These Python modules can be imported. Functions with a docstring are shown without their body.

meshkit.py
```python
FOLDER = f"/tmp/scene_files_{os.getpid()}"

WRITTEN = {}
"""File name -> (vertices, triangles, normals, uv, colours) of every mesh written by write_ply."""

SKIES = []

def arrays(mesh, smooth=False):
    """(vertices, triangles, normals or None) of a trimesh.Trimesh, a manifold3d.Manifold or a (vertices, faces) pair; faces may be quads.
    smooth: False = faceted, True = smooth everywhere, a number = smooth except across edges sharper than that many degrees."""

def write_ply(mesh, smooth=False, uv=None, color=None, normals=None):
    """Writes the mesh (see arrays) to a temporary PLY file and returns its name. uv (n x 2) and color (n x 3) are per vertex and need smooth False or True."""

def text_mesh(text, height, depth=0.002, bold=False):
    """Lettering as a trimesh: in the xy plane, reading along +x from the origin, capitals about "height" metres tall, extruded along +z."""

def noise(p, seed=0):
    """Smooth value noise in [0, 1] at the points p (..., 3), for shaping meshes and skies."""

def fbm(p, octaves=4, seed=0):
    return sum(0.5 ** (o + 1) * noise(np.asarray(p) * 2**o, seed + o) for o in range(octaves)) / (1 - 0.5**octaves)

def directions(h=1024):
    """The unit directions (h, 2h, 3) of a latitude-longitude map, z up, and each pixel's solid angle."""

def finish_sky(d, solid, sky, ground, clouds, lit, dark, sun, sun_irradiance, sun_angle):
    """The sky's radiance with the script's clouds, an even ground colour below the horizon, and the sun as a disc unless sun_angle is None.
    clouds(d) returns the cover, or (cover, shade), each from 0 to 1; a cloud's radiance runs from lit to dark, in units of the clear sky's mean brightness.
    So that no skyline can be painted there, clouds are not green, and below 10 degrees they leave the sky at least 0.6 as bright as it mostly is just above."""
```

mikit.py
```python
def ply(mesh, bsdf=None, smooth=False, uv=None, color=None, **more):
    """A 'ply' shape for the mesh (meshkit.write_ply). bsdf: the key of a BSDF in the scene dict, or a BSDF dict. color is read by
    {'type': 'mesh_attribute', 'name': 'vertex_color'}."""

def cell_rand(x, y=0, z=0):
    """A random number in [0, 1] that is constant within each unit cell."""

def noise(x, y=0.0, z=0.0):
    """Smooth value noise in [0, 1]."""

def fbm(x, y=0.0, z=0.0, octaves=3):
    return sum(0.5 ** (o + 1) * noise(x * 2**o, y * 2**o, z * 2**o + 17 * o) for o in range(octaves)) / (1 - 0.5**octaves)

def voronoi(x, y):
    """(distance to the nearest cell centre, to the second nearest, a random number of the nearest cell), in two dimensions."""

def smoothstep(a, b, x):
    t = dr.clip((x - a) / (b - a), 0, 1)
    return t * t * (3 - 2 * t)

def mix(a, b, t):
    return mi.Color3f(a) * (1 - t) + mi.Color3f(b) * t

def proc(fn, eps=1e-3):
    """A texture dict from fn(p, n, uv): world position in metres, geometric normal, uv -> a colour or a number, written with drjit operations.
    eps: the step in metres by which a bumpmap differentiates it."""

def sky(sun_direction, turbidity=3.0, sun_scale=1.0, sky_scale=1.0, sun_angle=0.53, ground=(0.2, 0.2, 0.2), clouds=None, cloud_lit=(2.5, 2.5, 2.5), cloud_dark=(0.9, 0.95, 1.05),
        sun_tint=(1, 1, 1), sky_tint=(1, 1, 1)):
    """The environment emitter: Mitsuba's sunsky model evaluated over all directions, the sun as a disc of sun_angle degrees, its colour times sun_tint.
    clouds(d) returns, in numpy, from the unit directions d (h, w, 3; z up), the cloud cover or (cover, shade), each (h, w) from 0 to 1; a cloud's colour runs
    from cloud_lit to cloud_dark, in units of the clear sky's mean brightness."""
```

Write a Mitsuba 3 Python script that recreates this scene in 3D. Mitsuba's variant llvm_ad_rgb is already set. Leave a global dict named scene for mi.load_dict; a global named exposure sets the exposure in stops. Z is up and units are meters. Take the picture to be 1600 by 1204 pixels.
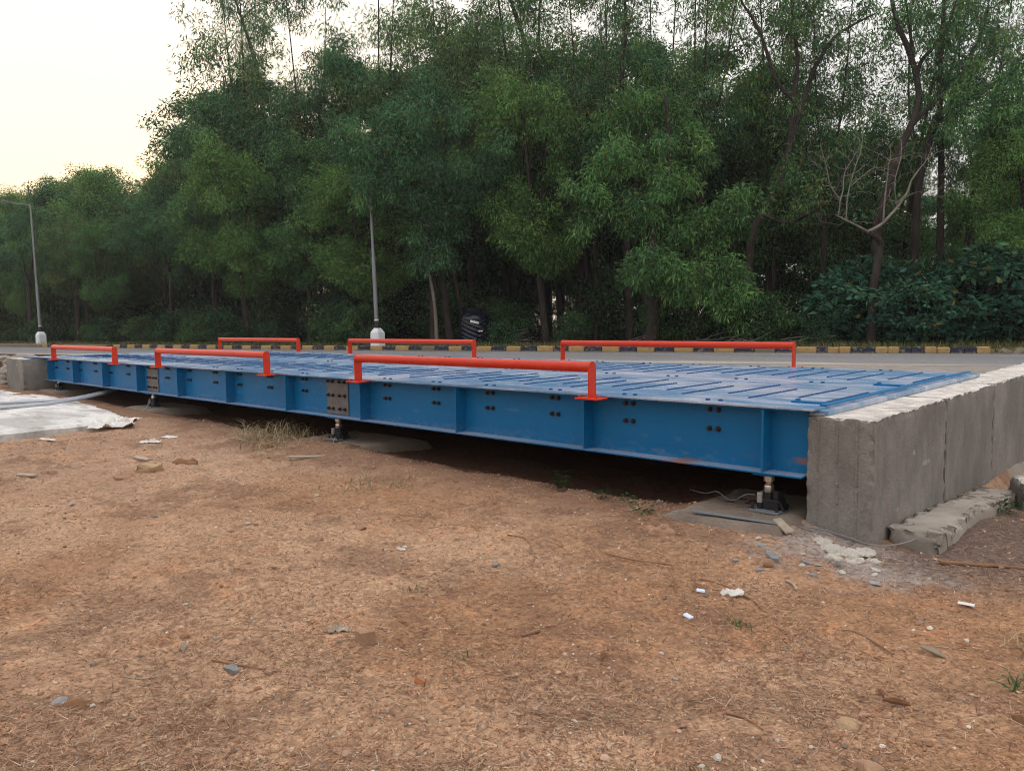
import math
import numpy as np
import trimesh
import drjit as dr
import mitsuba as mi
import manifold3d as m3
import mikit
import meshkit
from mikit import proc, fbm, noise, voronoi, cell_rand, smoothstep, mix

scene, labels = {}, {}
T = mi.ScalarTransform4f

# ---------------------------------------------------------------- camera, sky, exposure
CAM = np.array([2.252, -4.811, 1.384])
DIRV = np.array([-0.68229, 0.72631, -0.08342])
UPV = np.array([-0.04614, 0.07109, 0.99640])
scene['camera'] = {'type': 'perspective', 'fov': 67.373, 'fov_axis': 'x', 'near_clip': 0.05, 'far_clip': 3000.0,
                   'to_world': T().look_at(origin=CAM.tolist(), target=(CAM + DIRV).tolist(), up=UPV.tolist())}
SUN = (-0.90, 0.42, 0.075)


def haze_cover(d):
    """even evening haze over the whole sky: brightest overhead as under any overcast, thinner and warmer towards the low sun"""
    s = np.array(SUN) / np.linalg.norm(SUN)
    n = meshkit.fbm(d * np.array([2.0, 2.0, 7.0]) + 3.1, 3)
    c = d @ s
    glow = np.clip(c, 0, 1) ** 2
    up = np.clip(d[..., 2], 0, 1)
    bright = (0.20 + 0.78 * up) + 0.02 * glow + 0.08 * (n - 0.5)
    return np.clip(0.975 - 0.03 * glow + 0.03 * (n - 0.5), 0, 1), np.clip(1.0 - bright, 0, 1)


scene['sky'] = mikit.sky(SUN, turbidity=5.0, sun_scale=0.0, clouds=haze_cover, sky_tint=(0.95, 0.97, 0.62),
                         cloud_lit=(1.26, 1.22, 1.24), cloud_dark=(0.29, 0.285, 0.30), ground=(0.16, 0.13, 0.10))
exposure = 5.45

# ---------------------------------------------------------------- materials


def two(b):
    return {'type': 'twosided', 'bsdf': b}


def mat(name, **kw):
    scene['mat_' + name] = two({'type': 'principled', **{k: ({'type': 'rgb', 'value': v} if isinstance(v, (tuple, list)) else v) for k, v in kw.items()}})
    return 'mat_' + name


def bump(name, tex, scale, **kw):
    inner = {'type': 'principled', **{k: ({'type': 'rgb', 'value': v} if isinstance(v, (tuple, list)) else v) for k, v in kw.items()}}
    scene['mat_' + name] = two({'type': 'bumpmap', 'arbitrary': tex, 'scale': scale, 'bsdf': inner})
    return 'mat_' + name


def c_dirt(p, n, uv):
    a = fbm(p.x * 0.9 + 5, p.y * 0.9 + 2, 0.0, 3)
    b = fbm(p.x * 5, p.y * 5, 3.0, 3)
    c = noise(p.x * 55, p.y * 55)
    e = 0.55 * fbm(p.x * 1.7 + 11, p.y * 2.3, 1.0, 3) + 0.45 * fbm(p.x * 6.5, p.y * 7.5, 4.0, 3)
    col = mix((0.375, 0.208, 0.115), (0.475, 0.298, 0.185), smoothstep(0.3, 0.68, a))
    col = mix(col, (0.46, 0.315, 0.225), smoothstep(-1.5, -7.0, p.x) * 0.6)
    col = mix(col, (0.21, 0.118, 0.075), smoothstep(0.50, 0.66, e) * 0.55)
    col = mix(col, (0.43, 0.205, 0.100), smoothstep(0.62, 0.8, b) * 0.35)
    g2 = noise(p.x * 160, p.y * 160)
    col = col * (0.58 + 0.42 * c + 0.36 * g2) * (0.84 + 0.32 * b)
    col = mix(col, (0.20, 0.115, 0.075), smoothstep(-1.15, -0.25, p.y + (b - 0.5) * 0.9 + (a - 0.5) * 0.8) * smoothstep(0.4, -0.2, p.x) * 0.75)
    # grey cement dust round the wall's foot
    dx, dy = p.x - 0.75, (p.y + 0.25) * 1.3
    cem = smoothstep(0.95, 0.15, dr.sqrt(dx * dx + dy * dy) + (b - 0.5) * 0.9)
    col = mix(col, mi.Color3f(0.36, 0.34, 0.32) * (0.6 + 0.6 * c), cem * 0.75)
    g = smoothstep(0.62, 0.95, p.x + (b - 0.5) * 0.5) * smoothstep(-0.75, 0.1, p.y + (b - 0.5) * 0.5)
    col = mix(col, mi.Color3f(0.135, 0.105, 0.09) * (0.6 + 0.8 * c), g * 0.85)
    # bare soil under the bridge with the deck's shade painted in, sandy shoulder of the road, litter of the wood floor
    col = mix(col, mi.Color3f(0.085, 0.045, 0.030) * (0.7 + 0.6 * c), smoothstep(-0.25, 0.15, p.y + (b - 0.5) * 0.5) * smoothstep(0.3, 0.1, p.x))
    col = mix(col, mi.Color3f(0.33, 0.30, 0.26) * (0.75 + 0.4 * b), smoothstep(3.9, 4.1, p.y) * smoothstep(1.0, 0.6, p.x))
    kerb_side = p.y - (15.9 + 0.322 * p.x + 0.0020 * p.x * p.x)
    grass = mix((0.12, 0.12, 0.045), (0.20, 0.15, 0.085), smoothstep(0.35, 0.65, b)) * (0.6 + 0.7 * c)
    col = mix(col, grass, smoothstep(-0.3, 0.1, kerb_side))
    col = mix(col, mi.Color3f(0.075, 0.055, 0.036) * (0.5 + b), smoothstep(1.0, 2.6, kerb_side + (b - 0.5) * 2))
    return col


def h_dirt(p, n, uv):
    return fbm(p.x * 30, p.y * 30, 0.0, 3) + 0.45 * noise(p.x * 140, p.y * 140)


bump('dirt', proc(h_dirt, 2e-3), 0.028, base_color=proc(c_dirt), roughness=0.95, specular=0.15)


def c_road(p, n, uv):
    a = fbm(p.x * 0.35, p.y * 0.8, 0.0, 3)
    c = noise(p.x * 40, p.y * 40)
    col = mix((0.125, 0.125, 0.13), (0.185, 0.178, 0.172), a)
    edge = p.y - (10.8 + 0.322 * p.x + 0.0020 * p.x * p.x)
    col = mix(col, (0.36, 0.32, 0.27), smoothstep(1.3, -0.2, edge + (a - 0.5) * 2.2) * 0.8)
    return col * (0.8 + 0.35 * c)


mat('road', base_color=proc(c_road), roughness=0.85, specular=0.25)


def c_conc(p, n, uv):
    a = fbm(p.x * 2.2, p.y * 2.2, p.z * 1.3, 4)
    b = fbm(p.x * 14, p.y * 14, p.z * 5, 3)
    c = noise(p.x * 90, p.y * 90, p.z * 90)
    col = mix((0.155, 0.141, 0.125), (0.255, 0.235, 0.210), smoothstep(0.25, 0.75, a * 0.65 + b * 0.35))
    col = mix(col, (0.20, 0.135, 0.085), smoothstep(0.58, 0.75, b) * smoothstep(0.35, 0.1, p.z) * 0.4)
    col = mix(col, (0.42, 0.40, 0.37), smoothstep(0.76, 0.86, fbm(p.x * 9 + 4, p.y * 9, p.z * 9, 3)) * 0.5)
    top = smoothstep(0.6, 0.9, n.z)
    dust = mix((0.40, 0.37, 0.33), (0.56, 0.525, 0.48), smoothstep(0.3, 0.7, b))
    dust = mix(dust, (0.30, 0.27, 0.24), smoothstep(0.62, 0.74, fbm(p.x * 7, p.y * 16, 0.0, 3)) * 0.7)
    col = mix(col, dust, top)
    return col * (0.82 + 0.3 * c)


def h_conc(p, n, uv):
    v = fbm(p.x * 60, p.y * 60, p.z * 60, 3)
    return v + 0.6 * smoothstep(0.62, 0.7, noise(p.x * 75, p.y * 75, p.z * 75))


bump('concrete', proc(h_conc, 1e-3), 0.004, base_color=proc(c_conc), roughness=0.9, specular=0.2)


def c_slab(p, n, uv):
    a = fbm(p.x * 1.3, p.y * 3.5, 0.0, 4)
    c = noise(p.x * 35, p.y * 35, p.z * 35)
    col = mix((0.36, 0.35, 0.33), (0.56, 0.55, 0.52), smoothstep(0.3, 0.7, a))
    return mix(col, (0.26, 0.21, 0.17), smoothstep(0.62, 0.75, fbm(p.x * 4, p.y * 9, 2.0, 3)) * 0.5) * (0.85 + 0.25 * c)


bump('slab', proc(lambda p, n, uv: fbm(p.x * 14, p.y * 30, p.z * 20, 3), 2e-3), 0.012, base_color=proc(c_slab), roughness=0.9, specular=0.2)


def c_pad(p, n, uv):
    a = fbm(p.x * 6, p.y * 6, 0.0, 4)
    return mix((0.13, 0.10, 0.08), (0.24, 0.195, 0.155), a) * (0.8 + 0.3 * noise(p.x * 70, p.y * 70, p.z * 70))


mat('pad', base_color=proc(c_pad), roughness=0.95, specular=0.1)


def c_blue(p, n, uv):
    a = fbm(p.x * 1.1, p.y * 3, p.z * 9, 3)
    b = fbm(p.x * 22, p.y * 22, p.z * 60, 2)
    col = mix((0.002, 0.112, 0.275), (0.006, 0.142, 0.325), a * 0.7 + b * 0.3)
    chalk = smoothstep(0.72, 0.82, fbm(p.x * 7 + 3, p.y * 7, p.z * 10, 3)) * 0.10
    col = mix(col, (0.28, 0.30, 0.33), chalk)
    mud = smoothstep(0.47, 0.36, p.z + (a - 0.5) * 0.16) * smoothstep(0.4, 0.7, noise(p.x * 30, p.y * 30, p.z * 30) * 0.5 + a * 0.5) * 0.16
    col = mix(col, (0.30, 0.21, 0.16), mud)
    # road dust settled on the upward faces of the lower flanges
    dust = smoothstep(0.7, 0.95, n.z) * smoothstep(0.5, 0.4, p.z) * (0.35 + 0.45 * a)
    col = mix(col, (0.34, 0.35, 0.38), dust)
    rust = smoothstep(0.10, 0.0, dr.sqrt(dr.square((p.x - 0.24) * 0.9) + dr.square((p.z - 0.44) * 3.2)) + (b - 0.5) * 0.07)
    rust = dr.maximum(rust, smoothstep(0.13, 0.0, dr.sqrt(dr.square((p.x + 0.62) * 0.8) + dr.square((p.z - 0.352) * 6)) + (b - 0.5) * 0.1))
    return mix(col, (0.26, 0.10, 0.03), rust * 0.8)


mat('blue_paint', base_color=proc(c_blue), roughness=0.42, specular=0.22)


def c_deck(p, n, uv):
    a = fbm(p.x * 0.9, p.y * 1.7, 0.0, 3)
    b = fbm(p.x * 3.2, p.y * 7.0, 1.0, 4)
    c = noise(p.x * 60, p.y * 60)
    col = mix((0.085, 0.188, 0.325), (0.155, 0.270, 0.42), b)
    dust = smoothstep(0.38, 0.70, a * 0.5 + b * 0.5)
    track = smoothstep(0.25, 0.45, p.y) * smoothstep(2.1, 1.75, p.y) + smoothstep(2.1, 2.35, p.y) * smoothstep(3.9, 3.6, p.y)
    col = mix(col, (0.44, 0.45, 0.50), dust * (0.62 + 0.25 * (1 - track)))
    spot = smoothstep(0.70, 0.80, fbm(p.x * 5 + 9, p.y * 9, 4.0, 4))
    col = mix(col, (0.52, 0.57, 0.66), spot * 0.45)
    return col * (0.88 + 0.2 * c)


def r_deck(p, n, uv):
    return 0.13 + 0.24 * fbm(p.x * 2.3, p.y * 8, 2.0, 3)


def h_deck(p, n, uv):
    return fbm(p.x * 1.8, p.y * 1.8, 0.0, 2) + 0.16 * fbm(p.x * 8, p.y * 6, 5.0, 2)


bump('deck', proc(h_deck, 4e-3), 0.022, base_color=proc(c_deck), roughness=proc(r_deck), specular=1.0)


def c_steel(p, n, uv):
    a = fbm(p.x * 12, p.y * 12, p.z * 12, 4)
    col = mix((0.10, 0.09, 0.085), (0.20, 0.185, 0.18), a)
    return mix(col, (0.16, 0.075, 0.035), smoothstep(0.58, 0.72, fbm(p.x * 20, p.y * 20, p.z * 20, 3)) * 0.6)


mat('bar_blue', base_color=(0.006, 0.055, 0.165), roughness=0.5, specular=0.3)
mat('bare_steel', base_color=proc(c_steel), roughness=0.6, metallic=0.25, specular=0.4)


def c_red(p, n, uv):
    b = fbm(p.x * 5, p.y * 18, p.z * 18, 3)
    g = smoothstep(0.62, 0.78, fbm(p.x * 9, p.y * 30, p.z * 30, 3)) * 0.25
    return mix(mix((0.52, 0.024, 0.005), (0.60, 0.042, 0.010), b), (0.30, 0.12, 0.08), g) * (0.94 + 0.1 * noise(p.x * 50, p.y * 50, p.z * 50))


mat('red_paint', base_color=proc(c_red), roughness=0.30, specular=0.30)
mat('black_bolt', base_color=(0.022, 0.018, 0.018), roughness=0.45, specular=0.5)
mat('black_steel', base_color=(0.012, 0.012, 0.014), roughness=0.5, specular=0.4)
mat('machined', base_color=(0.42, 0.40, 0.38), roughness=0.35, metallic=0.5)
mat('bright_steel', base_color=(0.72, 0.66, 0.58), roughness=0.25, metallic=0.9)


def c_kerb(base, base2):
    def f(p, n, uv):
        a = fbm(p.x * 5, p.y * 5, p.z * 9, 3)
        b = fbm(p.x * 16, p.y * 16, p.z * 16, 3)
        col = mix(base, base2, a)
        col = mix(col, (0.24, 0.20, 0.15), smoothstep(0.56, 0.72, b) * 0.8)
        return mix(col, (0.20, 0.17, 0.13), smoothstep(0.53, 0.49, p.z + (b - 0.5) * 0.06) * 0.7)
    return f


mat('kerb_yellow', base_color=proc(c_kerb((0.37, 0.22, 0.08), (0.47, 0.32, 0.14))), roughness=0.9, specular=0.2)
mat('kerb_black', base_color=proc(c_kerb((0.022, 0.026, 0.045), (0.04, 0.045, 0.07))), roughness=0.85, specular=0.2)
mat('kerb_plain', base_color=proc(c_kerb((0.16, 0.14, 0.10), (0.22, 0.18, 0.13))), roughness=0.95, specular=0.1)
mat('galvanised', base_color=proc(lambda p, n, uv: mix((0.16, 0.165, 0.18), (0.25, 0.255, 0.27), fbm(p.x * 8, p.y * 8, p.z * 2, 3))), roughness=0.5, metallic=0.35)
mat('white_wash', base_color=proc(lambda p, n, uv: mix((0.66, 0.68, 0.72), (0.80, 0.81, 0.83), fbm(p.x * 5, p.y * 5, p.z * 5, 3))), roughness=0.8, specular=0.2)
mat('tank_black', base_color=(0.006, 0.008, 0.018), roughness=0.14, specular=0.5)
mat('lamp_grey', base_color=(0.045, 0.05, 0.055), roughness=0.5, specular=0.3)
mat('sticker', base_color=(0.75, 0.73, 0.70), roughness=0.6)
mat('lamp_glass', base_color=(0.55, 0.56, 0.58), roughness=0.15)
mat('pvc', base_color=proc(lambda p, n, uv: mix((0.36, 0.40, 0.46), (0.52, 0.55, 0.60), fbm(p.x * 3, p.y * 3, p.z * 8, 3))), roughness=0.4, specular=0.5)
mat('wire', base_color=(0.22, 0.22, 0.22), roughness=0.5)
mat('paper', base_color=(0.64, 0.62, 0.58), roughness=0.8, specular=0.2)
mat('foil', base_color=(0.55, 0.64, 0.80), roughness=0.3, specular=0.6)
mat('grey_strip', base_color=(0.15, 0.165, 0.18), roughness=0.6)


def c_bark(p, n, uv):
    a = fbm(p.x * 9, p.y * 9, p.z * 2.2, 3)
    return mix((0.022, 0.018, 0.016), (0.070, 0.056, 0.047), a)


mat('bark', base_color=proc(c_bark), roughness=0.95, specular=0.1)
mat('pale_bark', base_color=proc(lambda p, n, uv: mix((0.10, 0.085, 0.07), (0.23, 0.20, 0.17), fbm(p.x * 9, p.y * 9, p.z * 3, 3))), roughness=0.9, specular=0.15)
mat('dead_wood', base_color=proc(lambda p, n, uv: mix((0.13, 0.11, 0.095), (0.31, 0.275, 0.24), fbm(p.x * 6, p.y * 6, p.z * 6, 3))), roughness=0.9, specular=0.15)
mat('stick_brown', base_color=proc(lambda p, n, uv: mix((0.16, 0.075, 0.04), (0.34, 0.20, 0.12), fbm(p.x * 9, p.y * 9, p.z * 9, 3))), roughness=0.9, specular=0.15)
mat('wood_plank', base_color=proc(lambda p, n, uv: mix((0.28, 0.22, 0.16), (0.44, 0.38, 0.30), fbm(p.x * 30, p.y * 30, p.z * 30, 3))), roughness=0.85, specular=0.2)
VC = {'type': 'mesh_attribute', 'name': 'vertex_color'}
scene['mat_leaf'] = {'type': 'principledthin', 'base_color': VC, 'roughness': 0.42, 'diff_trans': 0.7, 'eta': 1.45}
scene['mat_litter'] = two({'type': 'diffuse', 'reflectance': VC})


def stone_mat(name, a, b, k=18):
    mat(name, base_color=proc(lambda p, n, uv: mix(a, b, fbm(p.x * k, p.y * k, p.z * k, 4)) * (0.8 + 0.3 * noise(p.x * 200, p.y * 200, p.z * 200))), roughness=0.95, specular=0.12)


stone_mat('stone_brown', (0.24, 0.13, 0.08), (0.42, 0.27, 0.18))
stone_mat('stone_red', (0.34, 0.12, 0.06), (0.48, 0.22, 0.11))
stone_mat('stone_grey', (0.15, 0.15, 0.15), (0.34, 0.34, 0.33))
stone_mat('stone_pale', (0.36, 0.33, 0.28), (0.56, 0.52, 0.45))
stone_mat('clod', (0.16, 0.085, 0.05), (0.30, 0.16, 0.085), 25)
stone_mat('tan_rock', (0.32, 0.21, 0.12), (0.48, 0.34, 0.21))
stone_mat('rubble', (0.20, 0.17, 0.14), (0.40, 0.36, 0.31), 6)

# ---------------------------------------------------------------- mesh helpers


def put(key, mesh, m, smooth=False, color=None, label=None, category=None, group=None, kind=None):
    if not isinstance(mesh, (tuple, list)) and hasattr(mesh, 'vertices') and not isinstance(mesh, trimesh.Trimesh):
        mesh = (mesh.vertices, mesh.faces)
    scene[key] = mikit.ply(mesh, m if m.startswith('mat_') else 'mat_' + m, smooth=smooth, color=color)
    tag(key, label, category, group, kind)
    return key


def tag(key, label=None, category=None, group=None, kind=None):
    d = {k: v for k, v in dict(label=label, category=category, group=group, kind=kind).items() if v}
    if d:
        labels[key] = {**labels.get(key, {}), **d}


COUNT = {}


def num(stem):
    """stem, stem_001, stem_002 ..."""
    n = COUNT.get(stem, 0)
    COUNT[stem] = n + 1
    return stem if n == 0 else f'{stem}_{n:03d}'


def cat(*ms):
    vs, fs, k = [], [], 0
    for m in ms:
        v, f = (m.vertices, m.faces) if hasattr(m, 'vertices') else m
        v, f = np.asarray(v, float), np.asarray(f, int)
        vs.append(v); fs.append(f + k); k += len(v)
    return np.vstack(vs), np.vstack(fs)


def box(x0, x1, y0, y1, z0, z1, bev=0.0):
    if bev:
        b = min(bev, (x1 - x0) / 2.2, (y1 - y0) / 2.2, (z1 - z0) / 2.2)
        pts = [(x, y, z) for x in (x0, x1) for y in (y0 + b, y1 - b) for z in (z0 + b, z1 - b)]
        pts += [(x, y, z) for x in (x0 + b, x1 - b) for y in (y0, y1) for z in (z0 + b, z1 - b)]
        pts += [(x, y, z) for x in (x0 + b, x1 - b) for y in (y0 + b, y1 - b) for z in (z0, z1)]
        h = trimesh.convex.convex_hull(np.array(pts))
        return np.array(h.vertices), np.array(h.faces)
    v = np.array([(x, y, z) for x in (x0, x1) for y in (y0, y1) for z in (z0, z1)], float)
    f = np.array([[0, 1, 3], [0, 3, 2], [4, 6, 7], [4, 7, 5], [0, 4, 5], [0, 5, 1], [2, 3, 7], [2, 7, 6], [0, 2, 6], [0, 6, 4], [1, 5, 7], [1, 7, 3]])
    return v, f


def moved(m, loc=(0, 0, 0), rotz=0.0, tilt=(0, 0), scale=1.0):
    v, f = (m.vertices, m.faces) if hasattr(m, 'vertices') else m
    R = trimesh.transformations.euler_matrix(tilt[0], tilt[1], rotz)[:3, :3]
    return np.asarray(v) * np.asarray(scale) @ R.T + np.asarray(loc), np.asarray(f)


def cyl(p0, p1, r0, r1=None, n=12, cap=True):
    r1 = r0 if r1 is None else r1
    p0, p1 = np.asarray(p0, float), np.asarray(p1, float)
    z = (p1 - p0) / np.linalg.norm(p1 - p0)
    a = np.cross(z, [0, 0, 1] if abs(z[2]) < 0.9 else [1, 0, 0]); a /= np.linalg.norm(a)
    b = np.cross(z, a)
    t = np.arange(n) * 2 * np.pi / n
    ring = np.cos(t)[:, None] * a + np.sin(t)[:, None] * b
    v = np.vstack([p0 + ring * r0, p1 + ring * r1, [p0], [p1]])
    i = np.arange(n); j = (i + 1) % n
    f = [np.stack([i, j, j + n], 1), np.stack([i, j + n, i + n], 1)]
    if cap:
        f += [np.stack([j, i, i * 0 + 2 * n], 1), np.stack([i + n, j + n, i * 0 + 2 * n + 1], 1)]
    return v, np.vstack(f)


def tube(pts, radii, n=6):
    p = np.asarray(pts, float)
    r = np.broadcast_to(np.asarray(radii, float), (len(p),))
    t = np.gradient(p, axis=0); t /= np.linalg.norm(t, axis=1, keepdims=True) + 1e-12
    ref = np.where(np.abs(t[:, 2:]) < 0.9, [0, 0, 1.0], [1.0, 0, 0])
    a = np.cross(t, ref)
    for k in range(1, len(p)):
        q = a[k - 1] - t[k] * (a[k - 1] @ t[k])
        if np.linalg.norm(q) > 1e-6:
            a[k] = q
    a /= np.linalg.norm(a, axis=1, keepdims=True) + 1e-12
    b = np.cross(t, a)
    ang = np.arange(n) * 2 * np.pi / n
    v = p[:, None] + r[:, None, None] * (np.cos(ang)[None, :, None] * a[:, None] + np.sin(ang)[None, :, None] * b[:, None])
    i, j = np.meshgrid(np.arange(len(p) - 1), np.arange(n), indexing='ij')
    q = np.stack([i * n + j, i * n + (j + 1) % n, (i + 1) * n + (j + 1) % n, (i + 1) * n + j], -1).reshape(-1, 4)
    m = len(p) * n
    k = np.arange(n)
    caps = np.vstack([np.stack([(k + 1) % n, k, k * 0 + m], 1), np.stack([k + m - n, (k + 1) % n + m - n, k * 0 + m + 1], 1)])
    return np.vstack([v.reshape(-1, 3), p[:1], p[-1:]]), np.vstack([q[:, [0, 1, 2]], q[:, [0, 2, 3]], caps])


def smooth_line(pts, n=6):
    """Catmull-Rom through the points"""
    p = np.asarray(pts, float)
    e = np.vstack([2 * p[0] - p[1], p, 2 * p[-1] - p[-2]])
    out = []
    for k in range(len(p) - 1):
        a, b, c, d = e[k:k + 4]
        for t in np.arange(n) / n:
            out.append(0.5 * (2 * b + (c - a) * t + (2 * a - 5 * b + 4 * c - d) * t * t + (3 * b - a - 3 * c + d) * t ** 3))
    return np.vstack(out + [p[-1]])


def rock(seed, size, sub=2, rough=0.35, flat=0.7, cuts=4):
    """an angular stone: a noisy ball with a few flat faces knocked off it"""
    rng = np.random.default_rng(seed)
    m = trimesh.creation.icosphere(sub)
    v = np.array(m.vertices)
    v *= 1 + rough * (meshkit.fbm(v * 1.6 + seed * 7.3, 3)[:, None] - 0.5) * 1.6
    for _ in range(cuts):
        n = rng.normal(size=3); n /= np.linalg.norm(n)
        d = v @ n - rng.uniform(0.45, 0.7)
        v -= np.maximum(d, 0)[:, None] * n * 0.95
    v[:, 2] *= flat
    return v * np.asarray(size), np.array(m.faces)


def slab_stone(seed, lx, ly, lz):
    """a broken flat piece of brick, tile or slate"""
    rng = np.random.default_rng(seed)
    n = rng.integers(5, 7)
    a = np.sort(rng.uniform(0, 2 * np.pi, n)) if n > 7 else (np.arange(n) + rng.uniform(-0.3, 0.3, n)) * 2 * np.pi / n
    r = rng.uniform(0.75, 1.05, n)
    top = np.stack([np.cos(a) * r * lx / 2, np.sin(a) * r * ly / 2, np.full(n, lz) + rng.uniform(-0.15, 0.15, n) * lz], 1)
    bot = top * [1.04, 1.04, 0] + [0, 0, -0.02]
    mid = top * 0.96 + [0, 0, 0.1 * lz]
    h = trimesh.convex.convex_hull(np.vstack([top, bot, mid]))
    return np.array(h.vertices), np.array(h.faces)

# ---------------------------------------------------------------- ground
def sst(a, b, x):
    t = np.clip((x - a) / (b - a), 0, 1)
    return t * t * (3 - 2 * t)


def yk(x):
    """the kerb line across the road"""
    x = np.asarray(x, float)
    c = np.clip(x, -60, 30)
    return 15.9 + 0.322 * c + 0.0020 * c * c + (x - c) * np.where(x < 0, 0.08, 0.44)


DZ, ROADZ, WOODZ = 0.80, 0.48, 0.60


def height(x, y, fine=True):
    x, y = np.broadcast_arrays(np.asarray(x, float), np.asarray(y, float))
    p = np.stack([x, y, np.zeros_like(x)], -1)
    z = 0.0085 * np.clip(-x, 0, 16) * sst(-3.5, 0.0, y) + 0.05 * (meshkit.fbm(p * 0.55, 3, 3) - 0.5)
    z += 0.055 * np.exp(-((y + 0.42 + 0.1 * np.sin(x * 2.1)) / 0.22) ** 2) * sst(-0.3, -1.5, x) * meshkit.fbm(p * 1.3, 2, 9)
    z += 0.062 * sst(-1.05, -0.5, y) * sst(-1.4, -0.5, x) * sst(0.62, 0.3, x)
    z += 0.045 * sst(-0.75, -0.3, y) * np.exp(-((x + 4.9) / 0.8) ** 2)
    z -= 0.07 * sst(-0.15, 0.3, y) * sst(-0.48, -0.75, x)
    z -= (0.03 + 0.068 * np.clip(y, 0, 8)) * sst(0.55, 0.8, x) * sst(-0.3, 0.3, y)
    rw = sst(0.66, 0.50, x)
    t = sst(3.97, 4.3, y) * rw + sst(9.4, 10.6, y) * (1 - rw)
    t = np.maximum(t, sst(-17.3, -18.6, x) * sst(-0.7, 1.2, y))
    z = z * (1 - t) + 0.474 * t
    k = y - yk(x)
    wood = WOODZ + 0.22 * (meshkit.fbm(p * 0.25, 3, 5) - 0.5) * sst(0.6, 3, k)
    z = np.where(k > -6, z * (1 - sst(-5.6, -5.0, k)) + (ROADZ - 0.005 - 0.025 * sst(-4.8, -4.3, k)) * sst(-5.6, -5.0, k), z)
    z = z * (1 - sst(0.12, 0.36, k)) + wood * sst(0.12, 0.36, k)
    if fine:
        near = sst(7.0, 3.5, np.abs(y)) * sst(-24, -14, x) * sst(9, 5, x)
        d = 0.044 * (meshkit.fbm(p * 3.1, 3, 11) - 0.5)
        d += 0.018 * (meshkit.fbm(p * np.array([8.0, 9.5, 1]), 3, 17) - 0.5)
        d += 0.012 * (meshkit.noise(p * 22, 23) - 0.5) + 0.011 * (meshkit.noise(p * 48, 29) - 0.5)
        c = meshkit.fbm(p * 1.4, 2, 31)
        d += 0.030 * sst(0.60, 0.78, c) * meshkit.noise(p * 15, 37)
        z = z + d * near
    return z


def hz(x, y):
    return float(height(np.array([x]), np.array([y]))[0])


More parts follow.
